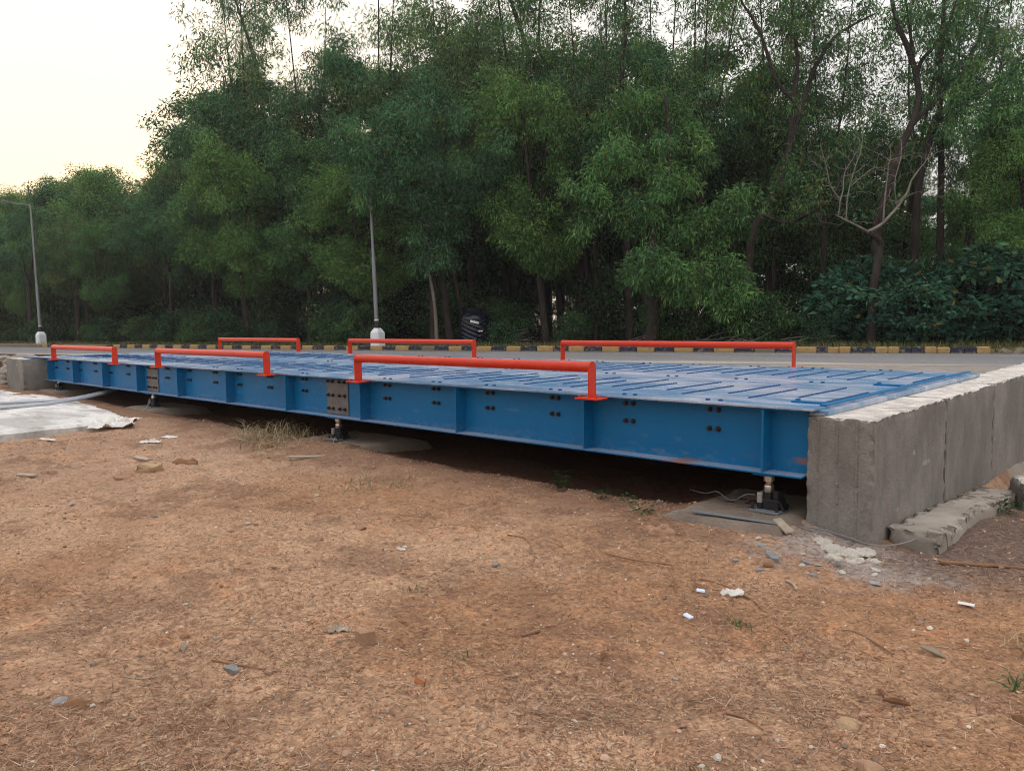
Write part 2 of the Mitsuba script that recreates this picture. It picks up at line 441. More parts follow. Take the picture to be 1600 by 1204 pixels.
def spaced(*runs):
    out = []
    for a, b, s in runs:
        out.append(np.linspace(a, b, max(1, int(round((b - a) / s))), endpoint=False))
    return np.concatenate(out + [[runs[-1][1]]])


gx = spaced((-300, -100, 40), (-100, -60, 4), (-60, -24, 1.0), (-24, -12, 0.12), (-12, -6, 0.06), (-6, -2, 0.028), (-2, 2.6, 0.0155), (2.6, 5, 0.08), (5, 20, 1), (20, 300, 28))
gy = spaced((-300, -20, 28), (-20, -6, 1), (-6, -4.4, 0.1), (-4.4, -1.0, 0.0155), (-1.0, 1.0, 0.03), (1.0, 5.2, 0.14), (5.2, 24, 0.28), (24, 60, 3), (60, 300, 30))
GX, GY = np.meshgrid(gx, gy, indexing='ij')
gv = np.stack([GX, GY, height(GX, GY)], -1).reshape(-1, 3)
ii, jj = np.meshgrid(np.arange(len(gx) - 1), np.arange(len(gy) - 1), indexing='ij')
q0 = (ii * len(gy) + jj).ravel()
gf = np.stack([q0, q0 + len(gy), q0 + len(gy) + 1, q0 + 1], -1)
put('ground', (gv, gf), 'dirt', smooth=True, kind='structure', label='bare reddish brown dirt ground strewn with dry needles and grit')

rx = np.concatenate([np.linspace(-140, -60, 9), np.linspace(-58, 14, 73), np.linspace(18, 60, 8)])
rk = np.array([-5.1, -4.2, -3, -1.5, 0.02])
RX, RK = np.meshgrid(rx, rk, indexing='ij')
ry = yk(RX) + RK + np.where(RK < -5, 0.18 * (meshkit.noise(np.stack([RX * 1.3, RK, RX * 0], -1)) - 0.5), 0)
rv = np.stack([RX, ry, np.full_like(RX, ROADZ)], -1).reshape(-1, 3)
i2, j2 = np.meshgrid(np.arange(len(rx) - 1), np.arange(len(rk) - 1), indexing='ij')
r0 = (i2 * len(rk) + j2).ravel()
put('road', (rv, np.stack([r0, r0 + len(rk), r0 + len(rk) + 1, r0 + 1], -1)), 'road', smooth=True, kind='structure', label='dusty grey asphalt road running past the weighbridge')

# ---------------------------------------------------------------- kerb: painted stones, each its own part
tag('kerb', 'low kerb of ochre and black painted stones along the far edge of the road', 'kerb')
rng = np.random.default_rng(4)
x, n_pair, col = -1.75, 0, 0
while x > -56:
    near = x > -5.2
    slope = 0.322 + 0.004 * x
    ln = (0.26 if near else 0.51) * rng.uniform(0.94, 1.06) * math.cos(math.atan(slope))
    xm = x - ln / 2
    L = ln / math.cos(math.atan(slope)) - 0.014
    if near:
        n_pair += 1
        if n_pair % 2 == 0 or n_pair == 1:
            col += 1
    else:
        col += 1
    m = 'kerb_yellow' if col % 2 else 'kerb_black'
    if xm < -33 or rng.random() < 0.03:
        m = 'kerb_plain' if rng.random() < 0.75 else m
    hh = 0.155 + rng.uniform(-0.012, 0.008)
    put(num('kerb__stone'), moved(box(-L / 2, L / 2, 0, 0.16, 0, hh + 0.08, 0.018), (xm, float(yk(xm)) + rng.uniform(-0.008, 0.008), ROADZ - 0.08), math.atan(slope) + rng.normal(0, 0.01), (rng.normal(0, 0.012), rng.normal(0, 0.008))), m)
    x -= ln
for k in range(4):      # broken, unpainted stones at the near end of the kerb
    xm = -1.5 + 0.27 * k
    put(num('kerb__stone'), moved(rock(60 + k, (0.15, 0.11, 0.17), 2, 0.3, 0.8), (xm, float(yk(xm)) + 0.07, ROADZ + 0.03), 0.3 * k), 'kerb_plain')

# ---------------------------------------------------------------- weighbridge
WB = 'weighbridge'
tag(WB, 'long blue steel weighbridge deck on plate girders with orange red guide rails', 'weighbridge')
W, X0, X1 = 3.96, -15.85, 0.335


def wb(part, mesh, m='blue_paint', **kw):
    return put(num(f'{WB}__{part}'), mesh, m, **kw)


DK = box(X0, X1, 0.0, W, DZ - 0.012, DZ)
wb('deck', DK, 'deck')


def girder(y0, s):
    """plate girder whose web stands s*0.13 in from the flange tip y0"""
    yw = y0 + s * 0.13
    a, b = sorted((y0, y0 + s * 0.26))
    a2, b2 = sorted((y0 + s * 0.03, y0 + s * 0.23))
    return cat(box(-15.3, 0.268, min(yw, yw + s * .009), max(yw, yw + s * .009), 0.357, 0.773), box(-15.3, 0.268, a, b, 0.344, 0.3568, 0.003), box(-15.3, 0.268, a2, b2, 0.7732, 0.7855))


g = wb('girder', girder(0.0, 1), label='near side blue girder with upright stiffener plates and bolts')
wb('girder', girder(W, -1))
wb('girder', girder(W / 2 - 0.13, 1))
for i in range(11):
    xs = -1.5 * i
    wb('girder__stiffener', box(xs - 0.007, xs + 0.007, 0.004, 0.1295, 0.3572, 0.7728, 0.002))
HEX = cat(cyl((0, 0, 0), (0, -0.005, 0), 0.021, n=14), cyl((0, -0.005, 0), (0, -0.020, 0), 0.017, n=6), cyl((0, -0.020, 0), (0, -0.034, 0), 0.0095, n=8))
BX = [-0.42, -1.14, -1.89, -2.66, -3.40, -4.17, -5.75, -6.55, -7.33, -8.02, -8.83, -9.60, -11.14, -11.90, -12.65, -13.42, -14.13, -14.81]
for xb in BX:
    for zb in (0.737, 0.600):
        for dx in (-0.034, 0.034):
            wb('girder__bolt', moved(HEX, (xb + dx, 0.1295, zb)), 'black_bolt')
for xc in (-5.08, -10.15):
    sp = wb('splice_plate', box(xc - 0.205, xc + 0.205, 0.117, 0.1295, 0.368, 0.756, 0.002), 'bare_steel', label='unpainted grey steel splice plate studded with bolts')
    for zb in (0.735, 0.58, 0.43):
        for dx in (-0.165, -0.075, 0.055, 0.15):
            put(num(sp + '__bolt'), moved(HEX, (xc + dx, 0.1168, zb)), 'black_bolt')
# flat anti-skid bars welded across the two wheel tracks
for n in range(57):
    xb = 0.255 - 0.276 * n
    o = n % 2
    for y0, y1 in (((0.42, 1.25), (2.38, 3.36)) if o == 0 else ((0.65, 1.56), (2.62, 3.66))):
        wb('deck__grip_bar', box(xb - 0.009, xb + 0.009, y0, y1, DZ - 0.003, DZ + 0.009, 0.002), 'bar_blue')
STUD = cyl((0, 0, 0), (0, 0, 0.012), 0.018, 0.016, n=6)
for xb in BX[:10]:
    for yb in (0.13, 1.98, 3.82):
        for dx in (-0.05, 0.05):
            wb('deck__stud', moved(STUD, (xb + dx, yb, DZ)), 'bar_blue')
wb('edge_bar', box(0.300, 0.345, 0.20, 3.95, DZ + 0.0005, DZ + 0.013, 0.003), label='raised blue bar along the right end of the deck')
for yb in (0.335, 1.98):
    wb('lift_lug', cat(box(0.06, 0.299, yb - 0.022, yb + 0.022, DZ + 0.0005, DZ + 0.014, 0.003), cyl((0.10, yb, DZ + 0.012), (0.10, yb, DZ + 0.028), 0.018, n=8)))

# guide rails
RAILS = [(-4.42, -1.36, -0.06, 0.262, 'nearest orange red guide rail on the camera side of the deck'),
         (-9.47, -6.29, -0.06, 0.262, 'middle orange red guide rail of the near side row'),
         (-14.30, -11.18, -0.06, 0.262, 'farthest orange red guide rail of the near side row'),
         (-5.00, -1.50, W + 0.06, 0.29, 'orange red guide rail at the right of the far side row'),
         (-10.39, -6.89, W + 0.06, 0.29, 'orange red guide rail in the middle of the far side row'),
         (-15.82, -12.27, W + 0.06, 0.29, 'orange red guide rail at the left of the far side row')]
R = 0.042
for xa, xb, y, top, lab in RAILS:
    zc = DZ + top - R
    gr = wb('guide_rail', cyl((xa + 0.006, y, zc), (xb - 0.006, y, zc), R, n=28), 'red_paint', smooth=40, label=lab)
    for xp in (xa, xb):
        ang = np.linspace(0, np.pi, 17)
        prof = [(y + (R + 0.003) * math.cos(t), zc + (R + 0.003) * math.sin(t)) for t in ang] + [(y - R - 0.003, DZ - 0.0155), (y + R + 0.003, DZ - 0.0155)]
        k = len(prof)
        c = (y, zc)
        v = [(xp - 0.006, *q) for q in prof] + [(xp + 0.006, *q) for q in prof] + [(xp - 0.006, *c), (xp + 0.006, *c)]
        f = []
        for i in range(k):
            j = (i + 1) % k
            f += [[i, i + k, j + k], [i, j + k, j], [j, 2 * k, i], [i + k, 2 * k + 1, j + k]]
        put(num(gr + '__post'), (np.array(v), np.array(f)), 'red_paint', smooth=30)
        s = 1 if y < 1 else -1
        y0, y1 = sorted((y - s * 0.085, y + s * 0.0595))
        put(num(gr + '__base_plate'), cat(box(xp - 0.11, xp + 0.11, y0, y1, DZ - 0.028, DZ - 0.0156, 0.002), *[cyl((xp + d, y - s * 0.05, DZ - 0.016), (xp + d, y - s * 0.05, DZ + 0.002), 0.013, n=6) for d in (-0.08, 0.08)]), 'red_paint')

# ---------------------------------------------------------------- load cells and their foundation pads
LCL = ['black load cell with silver cup under the near right end of the weighbridge',
       'black load cell under the first grey splice plate, left of the dry grass',
       'black load cell under the farther grey splice plate of the weighbridge',
       'black load cell at the far left end, beside the far concrete wall']
LCX = [-0.005, -5.09, -10.17, -14.72]
LCZ = [0.085, 0.092, 0.125, 0.165]
for xl, zb, lab in zip(LCX, LCZ, LCL):
    lc = num('load_cell')
    tag(lc, lab, 'load cell')
    y = 0.13

    def lp(part, mesh, m, **kw):
        put(num(f'{lc}__{part}'), moved(mesh, (xl, y, 0), scale=(0.70, 0.80, 1)), m, **kw)

    top = 0.3435
    hgt = top - zb
    lp('base_plate', box(-0.14, 0.16, -0.13, 0.14, zb - 0.012, zb + 0.004, 0.003), 'grey_strip')
    lp('housing', cat(box(-0.035, 0.125, -0.06, 0.085, zb + 0.0045, zb + 0.075, 0.006), box(0.062, 0.115, -0.05, 0.075, zb + 0.0752, zb + 0.135, 0.006),
                      moved(box(-0.012, 0.012, -0.04, 0.06, 0, 0.15, 0.003), (0.165, 0, zb + 0.0045), 0, (0, -0.7))), 'black_steel')
    lp('beam_end', box(-0.085, -0.036, -0.075, 0.075, zb + 0.046, zb + 0.115, 0.004), 'machined', label='pale machined end block of the cell')
    lp('beam_foot', box(-0.085, -0.036, -0.07, 0.075, zb + 0.0045, zb + 0.0455, 0.003), 'black_steel')
    lp('collar', cyl((0, 0, zb + 0.0755), (0, 0, zb + 0.115), 0.058, n=20), 'black_steel', smooth=40)
    pr = [(0.040, zb + 0.1155), (0.046, zb + 0.122), (0.048, zb + 0.150), (0.044, zb + 0.166), (0.030, zb + 0.172), (0.034, zb + 0.19), (0.052, zb + 0.194), (0.052, top - 0.0185)]
    lp('cup', trimesh.creation.revolve(np.array([(0.0, pr[0][1])] + pr + [(0.0, pr[-1][1])]), sections=24), 'bright_steel', smooth=30)
    lp('top_plate', box(-0.105, 0.105, -0.125, 0.12, top - 0.018, top, 0.003), 'blue_paint')
    for dx, dy in ((-0.11, -0.1), (0.13, -0.1), (0.13, 0.11)):
        lp('bolt', cyl((dx, dy, zb + 0.004), (dx, dy, zb + 0.03), 0.014, n=6), 'black_bolt')


def lump_slab(poly, z0, z1, seed, rough=0.02, step=0.08, skirt=0.01):
    """a cast slab with an uneven top and ragged edge over the outline poly"""
    from shapely.geometry import Polygon, Point
    import shapely
    P = Polygon(poly)
    line = np.array(P.exterior.segmentize(step).coords)[:-1]
    r = np.random.default_rng(seed)
    line = line + (meshkit.fbm(np.c_[line * 6, np.full(len(line), seed)], 2)[:, None] - 0.5) * rough * 3
    P = Polygon(line).buffer(0)
    a, b, c, d = P.bounds
    gxx, gyy = np.meshgrid(np.arange(a, c, step), np.arange(b, d, step))
    pts = np.c_[gxx.ravel(), gyy.ravel()] + r.uniform(-0.3, 0.3, (gxx.size, 2)) * step
    pts = pts[shapely.contains_xy(P.buffer(-step * 0.5), pts[:, 0], pts[:, 1])]
    allp = np.vstack([line, pts])
    from scipy.spatial import Delaunay
    tri = Delaunay(allp).simplices
    cen = allp[tri].mean(1)
    tri = tri[shapely.contains_xy(P, cen[:, 0], cen[:, 1])]
    e = allp[tri]
    area = (e[:, 1, 0] - e[:, 0, 0]) * (e[:, 2, 1] - e[:, 0, 1]) - (e[:, 1, 1] - e[:, 0, 1]) * (e[:, 2, 0] - e[:, 0, 0])
    tri = np.where(area[:, None] > 0, tri, tri[:, ::-1])
    zt = z1 + rough * (meshkit.fbm(np.c_[allp * 3, np.full(len(allp), seed)], 3) - 0.5)
    zt[:len(line)] -= rough * 0.7
    n = len(line)
    v = np.vstack([np.c_[allp, zt], np.c_[line + (line - line.mean(0)) / np.linalg.norm(line - line.mean(0), axis=1, keepdims=True) * skirt, np.full(n, z0)]])
    k = np.arange(n); k2 = (k + 1) % n
    m = len(allp)
    sgn = Polygon(line).exterior.is_ccw
    side = np.vstack([np.stack([k, k + m, k2 + m], 1), np.stack([k, k2 + m, k2], 1)])
    return v, np.vstack([tri, side if sgn else side[:, ::-1]])


PADS = [([(-0.52, -0.46), (-0.2, -0.40), (0.24, -0.30), (0.24, 0.7), (-0.5, 0.7)], 0.074, 'worn concrete footing under the nearest load cell, beside the wall'),
        ([(-5.55, -0.22), (-4.35, -0.14), (-4.25, 0.7), (-5.6, 0.7)], 0.081, 'dusty concrete footing under the load cell at the first splice plate'),
        ([(-10.7, -0.1), (-9.6, -0.1), (-9.5, 0.7), (-10.8, 0.7)], 0.114, 'earth covered concrete footing under the far splice plate'),
        ([(-15.3, -0.1), (-14.2, -0.1), (-14.2, 0.7), (-15.3, 0.7)], 0.154, 'concrete footing at the left end in front of the far wall')]
for poly, z1, lab in PADS:
    put(num('concrete_footing'), lump_slab(poly, z1 - 0.22, z1, 5, 0.02, 0.05, 0.22), 'pad', smooth=30, label=lab, category='footing')

# ---------------------------------------------------------------- concrete end walls


def rough_block(x0, x1, y0, y1, z0, z1, seed, step=0.035, edge=0.016, body=0.004, pits=0.0):
    """a cast block: flat faces with a little wander, edges broken and honeycombed"""
    m = trimesh.creation.box(bounds=[[x0, y0, z0], [x1, y1, z1]])
    v, f = trimesh.remesh.subdivide_to_size(m.vertices, m.faces, step, max_iter=12)
    mm = trimesh.Trimesh(v, f, process=True)
    v = np.array(mm.vertices)
    c, hsz = np.array([(x0 + x1) / 2, (y0 + y1) / 2, (z0 + z1) / 2]), np.array([x1 - x0, y1 - y0, z1 - z0]) / 2
    d = hsz - np.abs(v - c)                       # distance to each pair of faces
    two_near = np.sort(d, 1)[:, 1]                # distance to the nearest edge, seen on the face
    e = np.exp(-(two_near / 0.03) ** 2)
    nz = meshkit.fbm(v * 16 + seed, 3, seed)
    nb = meshkit.fbm(v * 3 + seed, 3, seed + 5)
    inward = -(v - c) / hsz * (np.abs(v - c) > hsz - 1e-6)
    amt = body * (nb - 0.2) + edge * e * sst(0.35, 0.75, nz) * 1.6
    if pits:
        low = sst(z0 + 0.35, z0 + 0.1, v[:, 2])
        amt = amt + pits * low * sst(0.5, 0.7, meshkit.noise(v * 30 + seed, seed))
    v = v + inward * amt[:, None]
    return v, np.array(mm.faces)


CW = 'concrete_wall'
tag(CW, 'grey cast concrete end wall at the right, its top pale with cement dust', 'wall')
for k, (a, b) in enumerate(((0.055, 1.692), (1.712, 3.297), (3.322, 9.8))):
    put(num(CW + '__panel'), rough_block(0.275 + 0.003 * k, 0.688 - 0.004 * k, a, b, -0.45, 0.752 - 0.002 * k, 3 + k, edge=0.012, pits=0.0 if k == 0 else 0.02), 'concrete', smooth=35)
for k, (xf, a, b, w_) in enumerate(((0.352, 0.40, 0.735, 0.007), (0.354, -0.10, 0.36, 0.005), (0.470, 0.46, 0.735, 0.008), (0.474, 0.20, 0.34, 0.007), (0.476, -0.10, 0.16, 0.005), (0.588, 0.33, 0.73, 0.008), (0.592, -0.12, 0.30, 0.006))):
    zz = np.linspace(a, b, 14)
    wob = 0.003 * (meshkit.noise(np.c_[zz * 14, zz * 0 + k, zz * 0]) - 0.5)
    rr = 1.5 * w_ * (0.5 + 0.7 * meshkit.noise(np.c_[zz * 30, zz * 0 + k + 7, zz * 0]))
    put(num(CW + '__cast_ridge'), tube(np.c_[xf + wob, np.full(14, 0.0575), zz], rr, 6), 'concrete', smooth=True)
put(CW + '__edge_strip', box(0.2745, 0.395, 0.10, 4.1, 0.752, 0.786, 0.003), 'deck', label='flat blue steel strip along the inner edge of the wall top')
put(CW + '__edge_chip', moved(box(-0.045, 0.045, -0.02, 0.02, 0, 0.012, 0.003), (0.335, 0.075, 0.754), 0.25), 'grey_strip')

CL = 'concrete_wall_001'
COUNT[CW] = 2
tag(CL, 'grey concrete end wall far at the left end of the weighbridge', 'wall')
put(CL + '__panel', rough_block(-16.55, -15.36, -0.33, 4.3, -0.3, 0.776, 31, 0.09), 'concrete', smooth=35)
put(CL + '__edge_strip', box(-15.95, -15.352, -0.17, -0.002, 0.779, 0.797, 0.003), 'blue_paint')

# old spill of concrete along the foot of the right wall
def lumpy(pts, radii, seed, amp=0.35, n=40, flat=0.75, step=0.03):
    """one smooth lumpy mass: union of noisy balls"""
    ms = []
    for (x_, y_, z_), r_ in zip(pts, radii):
        ms.append(m3.Manifold.sphere(1.0, 20).scale((r_, r_ * 1.1, r_ * flat)).translate((x_, y_, z_)))
    u = ms[0]
    for q in ms[1:]:
        u = u + q
    u = u.refine_to_length(step)
    mm = u.to_mesh()
    v, f = np.array(mm.vert_properties[:, :3], float), np.array(mm.tri_verts)
    t = trimesh.Trimesh(v, f, process=True)
    nrm = np.array(t.vertex_normals)
    v = np.array(t.vertices)
    v = v + nrm * (((meshkit.fbm(v * 9 + seed, 4, seed) - 0.5) * amp + (np.abs(meshkit.fbm(v * 26 + seed, 3, seed + 3) - 0.5) - 0.12) * amp * 0.9) * np.mean(radii))[:, None]
    return v, np.array(t.faces)


lv, lf = rough_block(0.693, 0.985, 0.30, 2.75, -0.45, 0.055, 61, 0.022, 0.085, 0.02)
lv[:, 2] -= 0.062 * (lv[:, 1] - 0.3)
lv[:, 0] += 0.03 * np.sin(lv[:, 1] * 3.1) * (lv[:, 0] > 0.75)
put('concrete_ledge', (lv, lf), 'rubble', smooth=40, label='low rough ledge of old concrete along the foot of the right wall', category='concrete ledge')
put('concrete_block', moved(rough_block(-0.18, 0.2, -0.22, 0.24, -0.12, 0.15, 44, 0.04, 0.03), (1.17, 2.62, -0.12), 0.4), 'concrete', smooth=30, label='broken concrete block at the right edge beyond the rough ledge', category='concrete block')
cem = [(0.56, -0.24, 0.0), (0.66, -0.26, -0.005), (0.74, -0.20, 0.0), (0.62, -0.34, -0.015), (0.72, -0.33, -0.02), (0.47, -0.16, 0.01), (0.50, -0.28, -0.015), (0.80, -0.27, -0.02)]
put('cement_lump', lumpy(cem, [0.075, 0.07, 0.06, 0.075, 0.07, 0.06, 0.055, 0.05], 8, 1.1, flat=0.34, step=0.012), 'stone_pale', smooth=30, label='whitish hardened cement splashed at the near foot of the right wall', category='cement')

# cable along the foot of the wall, and the thin lead of the nearest load cell
def lay(pts, r, dz=0.006, n=6):
    return tube([(a, b, hz(a, b) + dz + (c[0] if c else 0)) for a, b, *c in smooth_line2(pts)], r, n)


def smooth_line2(pts):
    p = smooth_line([(q[0], q[1], q[2] if len(q) > 2 else 0.0) for q in pts], 6)
    return [(a, b, c) for a, b, c in p]


CAB = smooth_line([(0.10, -0.20, 0.0), (0.27, -0.10, 0.0), (0.42, -0.02, 0.02), (0.56, 0.015, 0.02), (0.69, 0.02, 0.01), (0.77, 0.08, 0.02), (0.86, 0.25, 0.055), (0.85, 0.55, 0.05), (0.88, 0.95, 0.06), (0.86, 1.45, 0.05), (0.90, 1.95, 0.07), (0.92, 2.4, 0.05), (1.02, 3.0, 0.03), (1.2, 3.6, 0.01)], 6)
CAB[:, 2] += np.convolve(np.pad(height(CAB[:, 0], CAB[:, 1]), 4, mode='edge'), np.ones(9) / 9, 'valid') + 0.012
put('cable', tube(CAB, 0.0048, 6), 'wire', smooth=True, label='thin grey cable lying round the foot of the right concrete wall', category='cable')
put('cable_001', tube(smooth_line([(-0.10, 0.12, 0.17), (-0.16, 0.10, 0.165), (-0.24, 0.13, 0.115), (-0.34, 0.20, 0.085), (-0.45, 0.24, 0.12), (-0.58, 0.3, 0.08), (-0.8, 0.45, 0.05)], 6), 0.0035, 6), 'wire', smooth=True, label='thin wavy grey lead running left from the nearest load cell', category='cable')
put('cable_002', tube(smooth_line([(-10.2, 0.08, 0.26), (-10.05, -0.02, 0.16), (-9.9, -0.12, 0.10), (-9.6, -0.3, 0.09)], 6), 0.008, 6), 'wire', smooth=True, label='pale lead hanging from the load cell at the farther splice plate', category='cable')
put('flat_strip', moved(box(-0.30, 0.30, -0.022, 0.022, 0, 0.006, 0.001), (-0.05, -0.24, 0.088), 0.16, (0.05, 0.02)), 'grey_strip', label='flat grey strip of steel lying before the nearest load cell', category='steel strip')

# concrete apron at the left with two conduits on it
put('concrete_apron', lump_slab([(-19.5, -0.75), (-17.2, -0.36), (-15.6, -0.40), (-14.2, -0.32), (-12.4, -0.28), (-10.4, -0.50), (-9.0, -0.72), (-8.45, -1.05), (-8.5, -1.55), (-8.55, -2.0), (-8.5, -2.9), (-9.5, -4.2), (-19.5, -4.2)], -0.15, 0.135, 12, 0.03, 0.14), 'slab', smooth=30, label='pale rough concrete apron on the ground at the left edge', category='concrete slab')
put('conduit_pipe', tube(smooth_line([(-12.7, -1.75, 0.17), (-12.3, -1.0, 0.17), (-12.05, -0.55, 0.185), (-12.15, -0.15, 0.22), (-12.45, 0.32, 0.26), (-12.5, 0.42, 0.28), (-12.5, 0.46, 0.34), (-12.5, 0.46, 0.40)], 6), 0.025, 10), 'pvc', smooth=True, label='grey plastic conduit with an elbow running under the weighbridge at the left', category='pipe')
put('conduit_pipe_001', tube(smooth_line([(-11.55, -1.95, 0.17), (-11.62, -1.2, 0.17), (-11.7, -0.72, 0.18), (-11.85, -0.35, 0.20), (-12.1, 0.0, 0.22), (-12.38, 0.25, 0.235)], 6), 0.025, 10), 'pvc', smooth=True, label='pale plastic conduit in front of the other one on the concrete apron', category='pipe')
def crumple(seed, lx, ly, lz, nx=9):
    u, v_ = np.meshgrid(np.linspace(-0.5, 0.5, nx), np.linspace(-0.5, 0.5, nx), indexing='ij')
    p = np.stack([u * lx, v_ * ly, np.zeros_like(u)], -1)
    q = np.stack([u * 3 + seed, v_ * 3, u * 0 + seed], -1)
    p[..., 2] = lz * np.abs(meshkit.fbm(q * 1.4, 4, seed) - 0.5) * 4.0 * (1 - 1.2 * np.maximum(np.abs(u), np.abs(v_)))
    p[..., 0] += 0.25 * lx * (meshkit.noise(q + 5, seed) - 0.5)
    p[..., 1] += 0.25 * ly * (meshkit.noise(q + 9, seed) - 0.5)
    a, b = np.meshgrid(np.arange(nx - 1), np.arange(nx - 1), indexing='ij')
    k = (a * nx + b).ravel()
    f = np.stack([k, k + nx, k + nx + 1, k + 1], -1)
    top = p.reshape(-1, 3)
    bot = top - [0, 0, 0.003]
    f = np.vstack([f[:, [0, 1, 2]], f[:, [0, 2, 3]]])
    n = len(top)
    ring = np.concatenate([np.arange(nx) * nx, (nx - 1) * nx + np.arange(1, nx), np.arange(nx - 2, -1, -1) * nx + nx - 1, np.arange(nx - 2, 0, -1)])
    r2 = np.roll(ring, -1)
    side = np.vstack([np.stack([ring, ring + n, r2 + n], 1), np.stack([ring, r2 + n, r2], 1)])
    return np.vstack([top, bot]), np.vstack([f, f[:, ::-1] + n, side])


put('plastic_sheet', moved(crumple(4, 0.9, 0.5, 0.16, 30), (-8.6, -1.0, 0.10), -0.5), 'paper', smooth=40, label='crumpled white plastic sheet at the tip of the concrete apron', category='plastic sheet')

# rubble shoulder beyond the far wall
tag('rubble_bank', 'bank of earth and broken concrete left of the far end wall', 'rubble')
rr = np.random.default_rng(77)
for k in range(26):
    xx, yy = rr.uniform(-20.5, -16.7), rr.uniform(-0.25, 0.5)
    zz = rr.uniform(0.12, 0.66) * min(1, (yy + 0.75))
    put(num('rubble_bank__stone'), moved(rock(300 + k, (rr.uniform(0.2, 0.45), rr.uniform(0.2, 0.4), rr.uniform(0.12, 0.25)), 2), (xx, yy, zz), rr.uniform(0, 6)), 'rubble', smooth=30)

# ---------------------------------------------------------------- street lamps


def street_lamp(x, y, lean, az, lab, head_up, H=7.2):
    s = num('street_lamp')
    tag(s, lab, 'street lamp')
    base = np.array([x, y, WOODZ - 0.12])
    a = 0.235
    rings = [(a * 1.03, 0.0), (a, 0.52), (a * 0.98, 0.60), (0.12, 0.74)]
    v, f = [], []
    for r_, z_ in rings:
        c_ = r_ * 0.10
        v += [(r_, c_, z_), (c_, r_, z_), (-c_, r_, z_), (-r_, c_, z_), (-r_, -c_, z_), (-c_, -r_, z_), (c_, -r_, z_), (r_, -c_, z_)]
    for k in range(len(rings) - 1):
        for i in range(8):
            j = (i + 1) % 8
            f += [[k * 8 + i, k * 8 + j, k * 8 + 8 + j], [k * 8 + i, k * 8 + 8 + j, k * 8 + 8 + i]]
    f += [[24, 24 + i, 25 + i] for i in range(1, 7)]
    put(s + '__base', moved((np.array(v), np.array(f)), base, az + 0.2), 'white_wash')
    up = np.array([lean[0], lean[1], 1.0])
    P = lambda h: base + up * h
    put(s + '__collar', cat(cyl(P(0.738), P(0.98), 0.085, 0.065, 14), cyl(P(0.76), P(0.79), 0.12, 0.12, 14)), 'black_steel', smooth=40)
    put(s + '__pole', cat(cyl(P(0.98), P(3.0), 0.070, 0.068, 16), cyl(P(3.0), P(3.06), 0.068, 0.052, 16), cyl(P(3.06), P(H), 0.052, 0.036, 16)), 'galvanised', smooth=40)
    put(s + '__pole_band', cyl(P(0.981), P(1.03), 0.0715, 0.0715, 16), 'white_wash', smooth=40)
    top = P(H - 0.05)
    d = np.array([math.cos(az), math.sin(az), 0])
    e1 = top + d * 0.95 + [0, 0, head_up]
    put(s + '__arm', tube(smooth_line([top - [0, 0, 0.1], top + d * 0.1 + [0, 0, 0.05], top + d * 0.5 + [0, 0, head_up * 0.55], e1], 4), 0.024, 8), 'galvanised', smooth=True)
    hd = rock(5, (0.30, 0.12, 0.075), 3, 0.0, 1.0, 0)
    hv = hd[0].copy(); hv[:, 2] = np.where(hv[:, 2] < 0, hv[:, 2] * 0.4, hv[:, 2])
    hq = s + '__lamp_head'
    put(hq, moved((hv, hd[1]), e1 + d * 0.26 + [0, 0, 0.03], az, (0, -0.25)), 'lamp_grey', smooth=40)
    put(hq + '__lens', moved(box(-0.2, 0.2, -0.075, 0.075, -0.05, -0.03, 0.008), e1 + d * 0.26 + [0, 0, 0.03], az, (0, -0.25)), 'lamp_glass')


street_lamp(-18.56, 10.84, (-0.074, 0.03), math.atan2(-0.72, -0.80), 'tall grey street lamp on a white base, its top lost in the trees', 0.42)
street_lamp(-39.96, 6.80, (-0.088, 0.012), math.atan2(-0.62, -0.72), 'distant grey street lamp at the left edge of the picture', 0.18, 6.85)

# ---------------------------------------------------------------- water tank
TK = 'water_tank'
tag(TK, 'black plastic water tank with swirling ribs standing before the trees', 'water tank')
tx, ty, tz = -17.07, 13.9, WOODZ - 0.02
TS = 1.1
prof = [(0.0, 0.0), (0.46, 0.0), (0.49, 0.03)] + [(0.49, z) for z in np.linspace(0.05, 0.82, 90)] + [(0.485, 0.85), (0.45, 0.92), (0.36, 1.0), (0.24, 1.06), (0.20, 1.07), (0.0, 1.07)]
tm = trimesh.creation.revolve(np.array(prof), sections=120)
tv = np.array(tm.vertices)
th = np.arctan2(tv[:, 1], tv[:, 0]); rad = np.hypot(tv[:, 0], tv[:, 1])
body = (rad > 0.47) & (tv[:, 2] > 0.04) & (tv[:, 2] < 0.83)
rib = 0.0045 * np.sin(tv[:, 2] * 46 + 3 * np.abs((th * 2 / np.pi + 0.3) % 2 - 1) * 5) * sst(0.03, 0.12, tv[:, 2]) * sst(0.84, 0.74, tv[:, 2])
tv[:, :2] *= (1 + np.where(body, rib / 0.49, 0))[:, None]
put(TK + '__body', moved((tv, tm.faces), (tx, ty, tz), scale=TS), 'tank_black', smooth=50)
put(TK + '__lid', moved(trimesh.creation.revolve(np.array([(0, 1.06), (0.24, 1.06), (0.25, 1.075), (0.25, 1.12), (0.22, 1.145), (0.08, 1.155), (0, 1.155)]), sections=40), (tx, ty, tz), scale=TS), 'tank_black', smooth=40)
